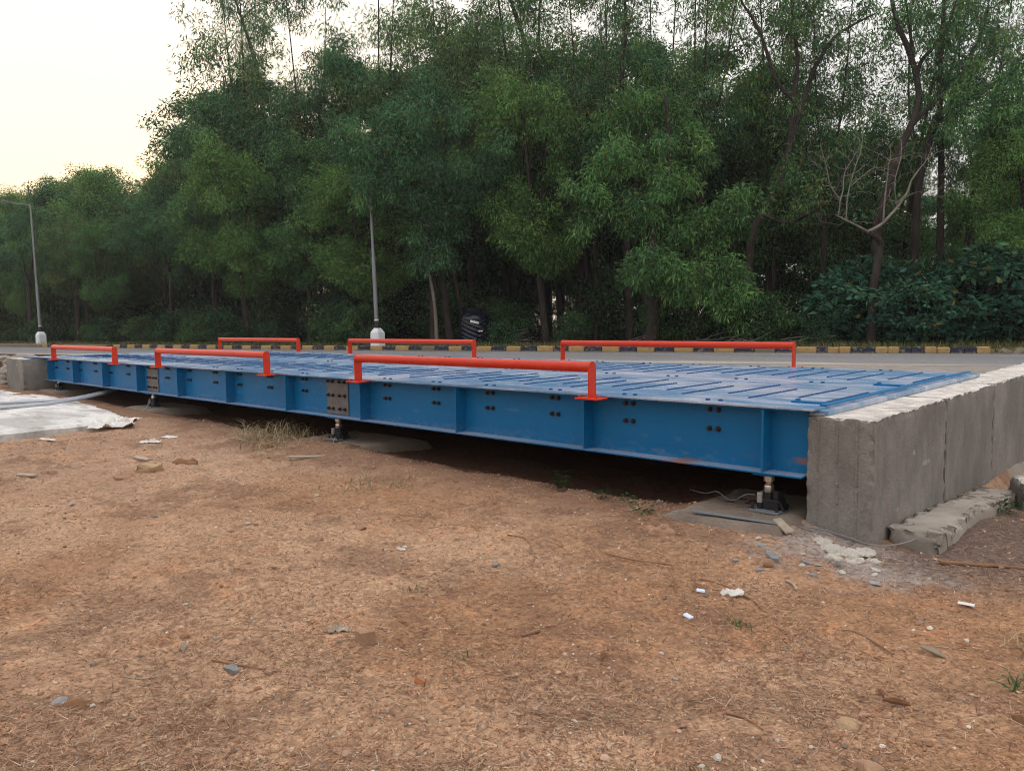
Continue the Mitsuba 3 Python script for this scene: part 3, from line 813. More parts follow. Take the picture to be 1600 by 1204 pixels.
for az_, zz, w_, h_ in ((-0.78, 0.72, 0.13, 0.035), (-0.40, 0.44, 0.07, 0.022), (-1.95, 0.05, 0.07, 0.03)):
    u = np.linspace(-w_, w_, 7)
    a_ = az_ + u / 0.49
    zoff = zz + (-0.25 if zz > 0.6 else 0.0) * u
    v = np.vstack([np.c_[0.511 * np.cos(a_), 0.511 * np.sin(a_), zoff - h_], np.c_[0.511 * np.cos(a_), 0.511 * np.sin(a_), zoff + h_]])
    k = np.arange(6)
    put(num(TK + '__sticker'), moved((v, np.vstack([np.stack([k, k + 1, k + 8], 1), np.stack([k, k + 8, k + 7], 1)])), (tx, ty, tz), scale=TS), 'sticker')
put(num(TK + '__outlet'), moved(cyl((0, 0, 0), (0, -0.10, 0), 0.03, n=12), (tx - 0.2, ty - 0.50, tz + 0.08)), 'sticker', smooth=40)

# ---------------------------------------------------------------- stones, sticks and scraps on the dirt


def lie(stem, mesh, x, y, m, label, category, rotz=0.0, sink=0.0, tilt=(0, 0), smooth=25, group=None):
    put(num(stem), moved(mesh, (x, y, hz(x, y) - sink), rotz, tilt), m, smooth=smooth, label=label, category=category, group=group)


lie('brick_piece', slab_stone(1, 0.115, 0.080, 0.055), -0.45, -2.90, 'stone_brown', 'flat brown piece of brick in the middle of the dirt, casting the largest shape there', 'brick', 0.2, 0.004)
lie('stone_block', rough_block(-0.11, 0.11, -0.075, 0.075, -0.05, 0.085, 2, 0.02, 0.03, 0.012), -5.26, -1.90, 'tan_rock', 'squarish brown block of stone on the dirt near the concrete apron', 'stone', 0.5, 0.01, (0.12, 0.1), False)
lie('tile_piece', slab_stone(3, 0.20, 0.10, 0.025), -5.02, -2.23, 'stone_brown', 'flat tilted brown tile lying left of the squarish stone block', 'tile', 0.9, 0.0, (0.2, 0.1), False)
lie('stone', rock(11, (0.042, 0.038, 0.04), 2), -1.92, -1.86, 'stone_brown', 'small round brown stone alone on the dirt left of centre', 'stone', 0.2, -0.015)
lie('stone', rock(12, (0.026, 0.024, 0.022), 2), -0.74, -1.78, 'stone_grey', 'small grey stone at the edge of the dark needle patch', 'stone', 0.9, -0.008)
lie('stone', rock(13, (0.024, 0.018, 0.026), 2), 0.02, -2.98, 'stone_red', 'small pointed brick red stone in front of the brick piece', 'stone', 0.4, -0.01)
lie('stone', rock(14, (0.050, 0.040, 0.040), 3), 1.355, -2.20, 'tan_rock', 'tan rock half sunk in the dirt at the lower right', 'stone', 1.0, 0.0)
lie('stone', rock(15, (0.055, 0.050, 0.040), 3, 0.2, 0.7, 2), 1.49, -2.42, 'stone_brown', 'rounded brown stone cut by the bottom edge at the lower right', 'stone', 0.3, 0.002)
lie('stone', rock(16, (0.062, 0.05, 0.05), 3), 1.80, -1.79, 'clod', 'dark earthy lump at the right edge of the dirt', 'stone', 0.3, 0.0)
lie('stone', rock(17, (0.038, 0.033, 0.036), 2), 0.43, -0.83, 'stone_brown', 'brown cobble before the foot of the wall, touching the grey slate', 'stone', 0.6, -0.012)
lie('slate_piece', slab_stone(18, 0.17, 0.06, 0.016), 0.40, -0.70, 'stone_grey', 'long grey slate splinter behind the brown cobble', 'slate', -0.75, 0.0, (0.15, 0.08), False)
lie('slate_piece', slab_stone(19, 0.09, 0.035, 0.014), 0.56, -0.60, 'stone_grey', 'short grey slate chip between the slate splinter and the wall', 'slate', -0.3, 0.0, (0.1, 0.05), False)
lie('stone', rock(20, (0.024, 0.02, 0.018), 2), 0.665, -0.79, 'stone_grey', 'small blue grey stone with a stick behind it, before the wall', 'stone', 0.0, -0.006)
lie('slate_piece', slab_stone(21, 0.085, 0.05, 0.016), -0.66, -3.40, 'stone_grey', 'flat grey slate at the lower left of the dirt', 'slate', 0.3, 0.0, (0.1, 0.1), False)
lie('slate_piece', slab_stone(22, 0.06, 0.04, 0.010), 0.43, -0.93, 'stone_grey', 'thin grey flake lying in front of the brown cobble', 'slate', 1.3, 0.0, (0.1, 0.0), False)
lie('stone', rock(23, (0.055, 0.040, 0.035), 2, 0.5), -0.80, -3.93, 'clod', 'dark lumpy clod at the bottom left of the dirt', 'stone', 0.6, 0.0)
lie('stone', rock(24, (0.03, 0.03, 0.022), 2, 0.5), -0.87, -3.97, 'stone_grey', 'grey stone beside the dark clod at the bottom left', 'stone', 0.6, 0.0)
lie('earth_clod', lumpy([(0, 0, 0), (0.07, 0.02, 0), (-0.06, 0.03, 0), (0.03, 0.05, 0.02)], [0.055, 0.045, 0.045, 0.04], 4, 0.8, step=0.014), -0.36, -0.71, 'stone_brown', 'reddish crumbly clod of earth left of the bright spoil', 'clod', 0.2, 0.01, smooth=40)
lie('earth_clod', lumpy([(0, 0, 0), (0.10, 0.02, 0), (-0.12, 0.03, 0), (0.05, 0.06, 0.02)], [0.07, 0.06, 0.07, 0.05], 6, 0.8, step=0.02), -5.32, -1.55, 'clod', 'dark clod behind the squarish stone block', 'clod', 0.2, 0.02, smooth=40)
lie('stone', rock(26, (0.075, 0.06, 0.055), 2), -5.3, -0.62, 'clod', 'dark stone on the dirt left of the dry grass tuft', 'stone', 0.2, -0.01)
for k, (x_, y_) in enumerate(((0.55, -0.66), (0.30, -0.62), (0.76, -0.62), (0.25, -0.86), (0.90, -0.55), (0.70, -0.52), (0.48, -0.48), (0.36, -0.42), (0.86, -0.40), (0.62, -0.60), (0.22, -0.50), (0.95, -0.70))):
    lie('rubble_chip', rock(400 + k, (0.022 + 0.010 * (k % 3), 0.018 + 0.006 * (k % 2), 0.014), 1), x_, y_, ('stone_pale', 'stone_grey')[k % 2], 'pale chip of concrete scattered before the foot of the right wall', 'stone', k * 1.1, -0.004, smooth=False, group='concrete chips before the right wall')
for k, (x_, y_, s_) in enumerate(((-1.41, -1.90, 0.02), (-1.0, -3.3, 0.014), (0.95, -2.6, 0.016), (1.13, -2.70, 0.02), (0.72, -2.27, 0.014), (-1.7, -2.62, 0.018), (-2.6, -2.3, 0.022), (-3.4, -2.6, 0.024), (-2.1, -1.3, 0.018), (-1.3, -1.2, 0.02), (1.28, -1.1, 0.016), (-0.2, -2.1, 0.014), (-3.0, -1.5, 0.025), (-4.2, -2.9, 0.024), (-2.4, -3.3, 0.018), (-1.55, -3.2, 0.016))):
    lie('pebble', rock(500 + k, (s_, s_ * 0.8, s_ * 0.7), 1), x_, y_, ('stone_pale', 'stone_grey', 'stone_brown')[k % 3], 'small stone lying loose on the open dirt', 'pebble', k * 0.7, -s_ * 0.3, smooth=False, group='small loose stones on the dirt')

# paper, foil and plastic scraps
lie('paper_scrap', crumple(7, 0.115, 0.075, 0.055), 0.475, -1.32, 'paper', 'crumpled white paper on the dirt beside a twig', 'paper', 0.4, -0.004, smooth=35)
lie('foil_packet', moved(box(-0.022, 0.022, -0.016, 0.016, 0, 0.009, 0.004)), 0.345, -1.41, 'foil', 'small bluish packet left of the crumpled paper', 'packet', 0.5, -0.004, (0.1, 0.1), False)
lie('foil_packet', moved(box(-0.024, 0.024, -0.015, 0.015, 0, 0.011, 0.004)), 0.46, -1.73, 'foil', 'small bluish packet in front of the crumpled paper', 'packet', -0.2, -0.004, (0.1, 0.15), False)
lie('paper_scrap', moved(box(-0.035, 0.035, -0.014, 0.014, 0, 0.004, 0.001)), 1.38, -0.74, 'paper', 'narrow white strip on the dirt at the right, below the stick', 'paper', 0.1, -0.006, (0.1, 0.0), False)
lie('paper_scrap', crumple(9, 0.20, 0.11, 0.05), -7.05, -0.96, 'paper', 'white scrap on the dirt beside the apron, the farthest one', 'paper', 0.4, -0.004, smooth=35)
lie('paper_scrap', crumple(10, 0.22, 0.10, 0.05), -6.75, -1.30, 'paper', 'pale crumpled scrap in front of the farthest white scrap', 'paper', 0.9, -0.004, smooth=35)
lie('paper_scrap', crumple(12, 0.30, 0.05, 0.03), -8.0, -2.0, 'paper', 'white scrap lying along the front edge of the apron', 'paper', 0.2, -0.004, smooth=35)
lie('plastic_scrap', crumple(14, 0.085, 0.06, 0.04), -0.64, -2.90, 'wood_plank', 'torn grey scrap of plastic just left of the brick piece', 'plastic scrap', 0.7, -0.003, smooth=35)
lie('paper_scrap', crumple(15, 0.06, 0.03, 0.02), -1.40, -1.94, 'paper', 'tiny white scrap in the middle left of the dirt', 'paper', 0.2, -0.003, smooth=35)
lie('plank_piece', moved(box(-0.13, 0.13, -0.028, 0.028, 0, 0.022, 0.003)), -5.9, -1.72, 'wood_plank', 'long pale piece of plank on the dirt behind the squarish block', 'plank', 0.15, -0.004, (0.05, 0.02), False)
lie('plank_piece', moved(box(-0.10, 0.10, -0.025, 0.025, 0, 0.02, 0.003)), -5.95, -2.75, 'wood_plank', 'pale piece of plank at the left edge of the dirt', 'plank', 0.5, -0.004, (0.05, 0.02), False)
lie('plank_piece', moved(box(-0.085, 0.085, -0.028, 0.028, 0, 0.016, 0.003)), 0.25, -0.215, 'wood_plank', 'short pale board leaning at the corner of the right wall', 'plank', -0.65, -0.03, (0.15, 0.25), False)
lie('plank_piece', moved(box(-0.20, 0.20, -0.02, 0.02, 0, 0.02, 0.003)), -4.4, -0.70, 'wood_plank', 'pale stick of wood right of the dry grass tuft', 'plank', 1.1, -0.006, (0.05, 0.05), False)


def stick(stem, pts, r, m, label, category='stick', lift=0.006):
    p = smooth_line([(a, b, 0) for a, b in pts], 5)
    rad = r * np.linspace(1, 0.55, len(p)) * (1 + 0.25 * (meshkit.noise(p * 18) - 0.5))
    z = np.array([hz(a, b) for a, b, _ in p])
    z = np.convolve(np.pad(z, 3, mode='edge'), np.ones(7) / 7, 'valid') + lift
    put(num(stem), tube(np.c_[p[:, :2], z], rad, 7), m, smooth=True, label=label, category=category)


stick('stick', [(-0.39, -1.22), (-0.22, -1.22), (-0.02, -1.18), (0.05, -1.19), (0.13, -1.32), (0.272, -1.52)], 0.0065, 'stick_brown', 'long bent brown stick with a pale tip in the middle of the dirt', lift=0.020)
stick('twig', [(0.26, -1.255), (0.40, -1.27), (0.52, -1.30), (0.60, -1.33), (0.65, -1.37), (0.70, -1.42)], 0.006, 'stick_brown', 'crooked twig behind the crumpled white paper')
stick('twig', [(0.60, -0.98), (0.65, -1.01), (0.70, -1.08)], 0.009, 'wood_plank', 'short pale stub of wood before the right wall', lift=0.012)
stick('stick', [(1.10, -0.07), (1.25, 0.02), (1.40, 0.12), (1.60, 0.27)], 0.012, 'stick_brown', 'straight dark stick at the right edge beyond the wall', lift=0.012)
stick('stick', [(0.035, -2.30), (0.042, -2.42)], 0.011, 'stick_brown', 'short thick stub of wood standing out of the dirt in the centre foreground', lift=0.008)
stick('twig', [(-0.80, -3.42), (-0.62, -3.33), (-0.50, -3.27)], 0.004, 'stick_brown', 'thin twig by the flat grey slate at the lower left')
stick('twig', [(1.02, -2.43), (1.09, -2.42), (1.16, -2.44)], 0.005, 'stick_brown', 'short dark twig in the lower right of the dirt')
stick('twig', [(-1.05, -1.36), (-0.96, -1.33), (-0.86, -1.37), (-0.76, -1.46)], 0.004, 'stick_brown', 'thin pale curved twig left of the long bent stick')
stick('twig', [(1.30, -1.55), (1.12, -1.43), (1.05, -1.44)], 0.004, 'stick_brown', 'curled twig at the right between paper strip and curled leaves')
stick('twig', [(-0.95, -3.72), (-0.86, -3.66), (-0.82, -3.55)], 0.003, 'wood_plank', 'thin pale twig near the dark clod')


def curled_leaf(seed, L, Wd, curl):
    u, v_ = np.meshgrid(np.linspace(0, 1, 9), np.linspace(-1, 1, 5), indexing='ij')
    wd = Wd * np.sin(np.pi * np.clip(u * 0.94 + 0.03, 0, 1)) ** 0.7
    x_ = L * (u - 0.5)
    y_ = v_ * wd * np.cos(curl * v_)
    z_ = np.abs(v_) ** 1.5 * wd * np.sin(curl) * 1.1 + 0.25 * L * (u - 0.45) ** 2 + 0.004
    p = np.stack([x_, y_, z_], -1).reshape(-1, 3)
    a, b = np.meshgrid(np.arange(8), np.arange(4), indexing='ij')
    k = (a * 5 + b).ravel()
    f = np.stack([k, k + 5, k + 6, k + 1], -1)
    f = np.vstack([f[:, [0, 1, 2]], f[:, [0, 2, 3]]])
    return np.vstack([p, p - [0, 0, 0.0012]]), np.vstack([f, f[:, ::-1] + len(p)])


for sd, x_, y_, L_, m_, rz, lab in ((1, 0.43, -2.35, 0.075, 'stick_brown', 1.9, 'curled brown leaf standing up in the centre foreground'),
                                    (2, 1.42, -1.47, 0.11, 'wood_plank', -0.3, 'large pale brown curled leaf at the right'),
                                    (3, 1.44, -1.98, 0.09, 'clod', 0.4, 'dark curled leaf in the lower right'),
                                    (4, -1.01, -3.44, 0.095, 'wood_plank', -0.5, 'pale tan folded leaf at the lower left'),
                                    (5, 1.37, -1.93, 0.06, 'stick_brown', 2.2, 'narrow brown leaf beside the dark curled leaf'),
                                    (6, 1.83, -1.02, 0.09, 'stone_red', 0.8, 'orange brown leaf at the right edge of the dirt'),
                                    (7, 0.70, -0.52, 0.10, 'stone_grey', 1.9, 'grey strip of bark before the near corner of the right wall')):
    lie('fallen_leaf', curled_leaf(sd, L_, L_ * 0.22, 0.9), x_, y_, m_, lab, 'leaf', rz, -0.002, (0.15, 0.1), 50)

# ---------------------------------------------------------------- litter and grit: what nobody could count
rng = np.random.default_rng(21)


def scatter(n, near_bias=1.0):
    """points over the visible dirt, thicker towards the front"""
    d = 2.2 + 9.5 * rng.random(n * 3) ** 1.9
    a = rng.uniform(-0.64, 0.64, n * 3) - 0.754
    x_, y_ = CAM[0] + np.sin(a) * d, CAM[1] + np.cos(a) * d
    ok = (y_ < 0.05) | ((x_ > 0.75) & (y_ < 3))
    ok &= ~((x_ > 0.24) & (x_ < 0.72) & (y_ > 0.0))
    ok &= ~((x_ < -8.3) & (y_ > -4))
    ok &= ~((x_ > -0.5) & (x_ < 0.26) & (y_ > -0.36))
    return np.stack([x_[ok][:n], y_[ok][:n]], -1)


def blades(P, length, width, tilt, cols, droop=0.0):
    n = len(P)
    z = height(P[:, 0], P[:, 1])
    a = rng.uniform(0, 2 * np.pi, n)
    el = rng.normal(0, tilt, n)
    L = length * rng.uniform(0.5, 1.5, n)
    d = np.stack([np.cos(a) * np.cos(el), np.sin(a) * np.cos(el), np.abs(np.sin(el))], -1)
    s = np.stack([-np.sin(a), np.cos(a), rng.normal(0, 0.4, n)], -1)
    w_ = width * rng.uniform(0.6, 1.4, n)
    b = np.c_[P, z + 0.002]
    v = np.stack([b - s * w_[:, None] / 2, b + s * w_[:, None] / 2, b + d * L[:, None]], 1).reshape(-1, 3)
    c = np.repeat(np.array(cols)[rng.integers(0, len(cols), n)] * rng.uniform(0.6, 1.25, (n, 1)), 3, 0)
    return v, np.arange(3 * n).reshape(n, 3), c


P = scatter(150000)
dens = meshkit.fbm(np.c_[P[:, 0] * 1.7 + 11, P[:, 1] * 2.3, np.zeros(len(P))], 3)
P = P[rng.random(len(P)) < np.clip((dens - 0.34) * 2.6, 0.12, 0.85)]
v, f, c = blades(P, 0.050, 0.0026, 0.16, [(0.48, 0.31, 0.20), (0.38, 0.23, 0.14), (0.24, 0.13, 0.085), (0.17, 0.09, 0.06), (0.32, 0.18, 0.12), (0.56, 0.42, 0.29)])
put('needle_litter', (v, f), 'litter', color=c, kind='stuff', label='dry brown needles and straw strewn over the dirt')
P = scatter(24000)
v0, f0 = np.array(trimesh.creation.icosphere(0).vertices), np.array(trimesh.creation.icosphere(0).faces)
s = np.exp(rng.normal(-5.75, 0.42, len(P))) * (1 + 0.10 * np.hypot(P[:, 0] - CAM[0], P[:, 1] - CAM[1]))
V = v0[None] * (s[:, None, None] * rng.uniform(0.6, 1.3, (len(P), 12, 1))) * np.array([1, 1, 0.7]) + np.c_[P, height(P[:, 0], P[:, 1]) + s * 0.15][:, None]
C = np.repeat(np.array([(0.42, 0.24, 0.15), (0.32, 0.18, 0.11), (0.50, 0.35, 0.25), (0.25, 0.2, 0.16), (0.56, 0.50, 0.42)])[rng.choice(5, len(P), p=[.38, .32, .17, .08, .05])] * rng.uniform(0.7, 1.2, (len(P), 1)), 12, 0)
put('grit', (V.reshape(-1, 3), (f0[None] + 12 * np.arange(len(P))[:, None, None]).reshape(-1, 3)), 'litter', color=C, kind='stuff', label='loose grit and crumbs of earth on the dirt')


def tuft(n, spread, L, cols, seed, width=0.004, up=0.7):
    r = np.random.default_rng(seed)
    b = r.normal(0, spread, (n, 2))
    a = r.uniform(0, 2 * np.pi, n)
    el = np.abs(r.normal(up, 0.35, n))
    ln = L * r.uniform(0.5, 1.3, n)
    d = np.stack([np.cos(a) * np.cos(el), np.sin(a) * np.cos(el), np.sin(el)], -1)
    s_ = np.stack([-np.sin(a), np.cos(a), np.zeros(n)], -1) * width / 2
    p0 = np.c_[b, np.zeros(n)]
    p1 = p0 + d * ln[:, None] * 0.55
    p2 = p1 + (d * [1.4, 1.4, 0.35]) * ln[:, None] * 0.5
    v = np.stack([p0 - s_, p0 + s_, p1 - s_, p1 + s_, p2], 1).reshape(-1, 3)
    k = np.arange(n)[:, None] * 5
    f = np.vstack([k + [0, 1, 3], k + [0, 3, 2], k + [2, 3, 4]])
    c = np.repeat(np.array(cols)[r.integers(0, len(cols), n)] * r.uniform(0.6, 1.2, (n, 1)), 5, 0)
    return v, f, c


DRY = [(0.42, 0.33, 0.2), (0.30, 0.22, 0.13), (0.5, 0.42, 0.28), (0.22, 0.19, 0.1)]
GRN = [(0.06, 0.13, 0.04), (0.10, 0.17, 0.05), (0.05, 0.10, 0.04)]
for k, (x_, y_, n_, sp_, L_, cols, lab, ct) in enumerate((
        (-5.75, -0.36, 500, 0.22, 0.30, DRY, 'tall dry grey grass tuft under the girder left of the load cell', 'dry grass'),
        (-5.25, -0.55, 260, 0.22, 0.16, DRY, 'low dry grass lying in front of the tall dry tuft', 'dry grass'),
        (-3.0, -0.95, 240, 0.24, 0.10, DRY + GRN[:1], 'flat patch of dry grass before the middle of the girder', 'dry grass'),
        (0.66, -1.63, 26, 0.022, 0.05, GRN, 'small green sprig on the dirt right of the crumpled paper', 'weed'),
        (1.76, -1.62, 40, 0.03, 0.09, GRN, 'green sprig at the right edge of the dirt', 'weed'),
        (-0.02, -2.72, 24, 0.03, 0.05, DRY + GRN, 'tiny grass seedling in the foreground dirt', 'weed'),
        (1.75, -1.12, 120, 0.05, 0.12, DRY, 'dry grass clump at the right edge below the stick', 'dry grass'),
        (-0.75, -2.35, 30, 0.04, 0.05, DRY + GRN[:1], 'thin wisp of grass left of the foreground centre', 'weed'))):
    v, f, c = tuft(n_, sp_, L_, cols, 50 + k)
    v = v + [x_, y_, 0]
    v[:, 2] += height(v[:, 0], v[:, 1]) - 0.004
    put(num('dry_grass_tuft' if ct == 'dry grass' else 'grass_sprig'), (v, f), 'litter', color=c, label=lab, category=ct, kind='stuff' if n_ >= 120 else None)


def leafy(n, hgt, spread, L, Wd, cols, seed):
    """a small weed: stems with oval leaves"""
    r = np.random.default_rng(seed)
    vs, fs, cs = [], [], []
    k = 0
    for _ in range(n):
        a = r.uniform(0, 2 * np.pi); t = r.uniform(0.15, 1)
        b = np.array([math.cos(a) * spread * t * r.uniform(0.2, 1), math.sin(a) * spread * t * r.uniform(0.2, 1), hgt * t])
        d = np.array([math.cos(a), math.sin(a), r.uniform(-0.5, 0.5)]); d /= np.linalg.norm(d)
        s_ = np.cross(d, [0, 0, 1]); s_ /= np.linalg.norm(s_)
        l_ = L * r.uniform(0.6, 1.2)
        vs += [b, b + d * l_ * 0.5 + s_ * Wd / 2 + [0, 0, 0.1 * l_], b + d * l_, b + d * l_ * 0.5 - s_ * Wd / 2 + [0, 0, 0.1 * l_]]
        fs += [[k, k + 1, k + 2], [k, k + 2, k + 3]]
        cs += [np.array(cols[r.integers(len(cols))]) * r.uniform(0.7, 1.2)] * 4
        k += 4
    return np.array(vs), np.array(fs), np.array(cs)


for k, (x_, y_, n_, h_, sp_, L_, lab) in enumerate(((-1.62, -0.10, 34, 0.17, 0.07, 0.065, 'leafy green weed growing under the middle of the girder'),
                                                    (-1.15, -0.20, 24, 0.10, 0.08, 0.05, 'low green weed left of the nearest footing'),
                                                    (-0.86, -0.30, 22, 0.08, 0.08, 0.045, 'small dark weed between the low weed and the footing'),
                                                    (-0.62, -0.46, 40, 0.06, 0.14, 0.045, 'creeping dark green weed at the left edge of the nearest footing'),
                                                    (0.98, 2.1, 60, 0.10, 0.16, 0.07, 'dark green creeper behind the rough concrete ledge at the right'))):
    v, f, c = leafy(n_, h_, sp_, L_, L_ * 0.4, [(0.03, 0.085, 0.03), (0.05, 0.12, 0.04), (0.02, 0.06, 0.03)], 80 + k)
    put(num('weed'), moved((v, f), (x_, y_, hz(x_, y_))), 'leaf', color=c, label=lab, category='weed', kind='stuff')

# ---------------------------------------------------------------- trees
G1 = [(0.040, 0.094, 0.036), (0.054, 0.120, 0.042), (0.032, 0.074, 0.033), (0.070, 0.138, 0.046)]
G2 = [(0.031, 0.080, 0.038), (0.041, 0.098, 0.045), (0.026, 0.062, 0.034), (0.052, 0.112, 0.048)]
G3 = [(0.058, 0.122, 0.036), (0.074, 0.146, 0.042), (0.046, 0.098, 0.034), (0.088, 0.146, 0.042)]
G4 = [(0.046, 0.086, 0.035), (0.060, 0.102, 0.039), (0.035, 0.066, 0.029), (0.076, 0.100, 0.039)]
BL = [(0.026, 0.080, 0.050), (0.036, 0.100, 0.062), (0.020, 0.060, 0.040), (0.050, 0.115, 0.060)]


def leaves(rng, cen, rad, n_per, L, Wd, cols, droop=0.55, flat=0.75):
    cen, rad = np.asarray(cen, float), np.asarray(rad, float)
    n = len(cen) * n_per
    ci = np.repeat(np.arange(len(cen)), n_per)
    d = rng.normal(size=(n, 3)); d /= np.linalg.norm(d, axis=1, keepdims=True)
    r = rad[ci] * rng.random(n) ** 0.45
    off = d * r[:, None] * [1, 1, flat]
    off[:, 2] -= 0.25 * (off[:, 0] ** 2 + off[:, 1] ** 2) / rad[ci]
    b = cen[ci] + off
    t = d * 0.6 + rng.normal(0, 0.55, (n, 3)) + [0, 0, -droop]
    t /= np.linalg.norm(t, axis=1, keepdims=True)
    s = np.cross(t, rng.normal(size=(n, 3))); s /= np.linalg.norm(s, axis=1, keepdims=True)
    nrm = np.cross(t, s)
    l_ = L * rng.uniform(0.6, 1.3, n)[:, None]
    w_ = Wd * rng.uniform(0.7, 1.3, n)[:, None]
    mid = b + t * l_ * 0.45 + nrm * l_ * 0.09
    v = np.stack([b, mid + s * w_ / 2, b + t * l_, mid - s * w_ / 2], 1).reshape(-1, 3)
    k = np.arange(n)[:, None] * 4
    f = np.vstack([k + [0, 1, 2], k + [0, 2, 3]])
    tone = rng.uniform(0.7, 1.3, len(cen))[ci] * rng.uniform(0.45, 1.75, n)
    c = 0.004 + 1.75 * np.array(cols)[(rng.integers(0, len(cols), len(cen))[ci] + (rng.random(n) < 0.35) * rng.integers(1, len(cols), n)) % len(cols)] * tone[:, None]
    old = rng.random(n) < 0.012
    c[old] = np.array([0.26, 0.17, 0.05])
    return v, f, np.repeat(np.clip(c, 0, 1), 4, 0)


def wood(stems, twigs_to, rng, sides=7, wob=0.05, rmin=0.007):
    """stems: polylines (x, y, z, r); every point in twigs_to is joined to the nearest wood by a bowed branch"""
    ms, cp, cr = [], [], []
    for st in stems:
        st = np.array(st, float)
        p = smooth_line(st[:, :3], 5)
        r = np.interp(np.linspace(0, 1, len(p)), np.linspace(0, 1, len(st)), st[:, 3])
        p = p + wob * np.minimum(r, 0.05)[:, None] * 8 * (np.stack([meshkit.noise(p * 2.1 + k * 31, k) for k in range(3)], -1) - 0.5)
        ms.append(tube(p, r, sides))
        keep = slice(len(p) // 3, None)
        cp += list(p[keep]); cr += list(r[keep])
    if len(twigs_to):
        A = np.asarray(twigs_to, float)
        base = np.array(cp)
        order = np.argsort(np.min(np.linalg.norm(A[:, None] - base[None], axis=2), 1))
        for a in A[order]:
            q = np.array(cp)
            dist = np.linalg.norm(q - a, axis=1) + 0.9 * np.maximum(q[:, 2] - a[2] + 0.15, 0)
            k = int(np.argmin(dist))
            p0, r0 = q[k], cr[k]
            ln = np.linalg.norm(a - p0)
            if ln < 0.05:
                continue
            tt = np.linspace(0, 1, 6)[:, None]
            p = p0 + (a - p0) * tt + np.sin(np.pi * tt) * (rng.normal(0, 0.07, 3) + [0, 0, 0.06]) * ln
            r = np.linspace(min(r0 * 0.75, rmin + 0.013 * ln), rmin * 0.7, 6)
            ms.append(tube(p, r, 4))
            cp += list(p[1:]); cr += list(r[1:])
    return cat(*ms)


def crown_points(rng, n, z0, z1, rmax, wide=0.5, seed=0, gap=0.42, lean=(0, 0)):
    out = []
    while len(out) < n:
        t = rng.random()
        z = z0 + (z1 - z0) * t
        prof = (t / wide) ** 0.55 if t < wide else ((1 - t) / (1 - wide)) ** 0.42
        R_ = rmax * max(prof, 0.12) * (0.65 + 0.6 * meshkit.noise(np.array([[z * 0.8, seed, 0]]))[0])
        a = rng.uniform(0, 2 * np.pi)
        r = R_ * rng.random() ** 0.42
        if rng.random() < 0.16:      # shoots that stand out of the crown
            r, z = r * 1.28, z + rng.uniform(0, 0.11) * (z1 - z0)
        p = np.array([math.cos(a) * r + lean[0] * z, math.sin(a) * r + lean[1] * z, z])
        if meshkit.fbm(p[None] * 0.6 + seed * 5.1, 2)[0] > gap:
            out.append(p)
    return np.array(out)


def tree_kind(name, seed, H, z0, rmax, n, n_per, L, Wd, cols_, wide=0.5, gap=0.50, rt=0.13, crad=(0.38, 0.60), forks=2, flat=0.75, droop=0.55):
    cols = np.array(cols_) * (0.6 if H < 3 else 1.0) * (1.25 if cols_ is BL else 1.0)
    rng = np.random.default_rng(seed)
    lean = rng.normal(0, 0.035, 2)
    pts = crown_points(rng, n, z0, H - 0.4, rmax, wide, seed, gap, lean)
    zf = z0 + 0.12 * (H - z0)
    tr = [(0, 0, -0.4, rt * 1.25), (lean[0] * 1 + rng.normal(0, .05), lean[1] + rng.normal(0, .05), 1.0, rt), (lean[0] * zf, lean[1] * zf, zf, rt * 0.85)]
    stems = []
    for k in range(forks):
        a = k * 2 * np.pi / forks + rng.uniform(0, 1.5)
        sp_ = rmax * rng.uniform(0.25, 0.45)
        z2, z3 = zf + 0.35 * (H - zf), zf + rng.uniform(0.75, 0.95) * (H - zf)
        stems.append(tr + [(lean[0] * z2 + math.cos(a) * sp_ * 0.6, lean[1] * z2 + math.sin(a) * sp_ * 0.6, z2, rt * 0.5), (lean[0] * z3 + math.cos(a) * sp_, lean[1] * z3 + math.sin(a) * sp_, z3, 0.015)])
    tw = wood(stems, pts, rng, 6)
    v, f, c = leaves(rng, pts, rng.uniform(*crad, len(pts)), n_per, L, Wd, cols, droop, flat)
    scene['kind_' + name] = {'type': 'shapegroup', 'trunk': mikit.ply(tw, 'mat_bark', smooth=True), 'crown': mikit.ply((v, f), 'mat_leaf', color=c)}
    return name, H


DENSE = [tree_kind('dense_a', 1, 10, 3.0, 3.1, 260, 100, 0.19, 0.046, G1), tree_kind('dense_b', 2, 10, 3.4, 2.9, 250, 100, 0.19, 0.044, G2, 0.6),
         tree_kind('dense_c', 3, 10, 2.6, 3.2, 260, 100, 0.18, 0.046, G3, 0.45), tree_kind('dense_d', 4, 10, 3.8, 3.0, 240, 100, 0.19, 0.044, G4, 0.6)]
THIN = [tree_kind('thin_a', 11, 14, 4.5, 2.4, 140, 70, 0.19, 0.042, G1 + G4, 0.55, 0.5, 0.075, (0.35, 0.6), 2, 0.9, 0.9), tree_kind('thin_b', 12, 14, 4.0, 2.2, 130, 70, 0.19, 0.042, G2 + G4, 0.5, 0.5, 0.07, (0.35, 0.6), 2, 0.9, 0.9),
        tree_kind('thin_c', 13, 14, 5.0, 2.8, 150, 70, 0.19, 0.042, G3 + G4, 0.6, 0.5, 0.075, (0.35, 0.6), 3, 0.9, 0.9)]
BACK = [tree_kind('back_a', 21, 10, 0.8, 3.0, 170, 70, 0.28, 0.085, G2 + G4), tree_kind('back_b', 22, 10, 0.8, 3.0, 170, 70, 0.28, 0.085, G1 + G4, 0.6)]
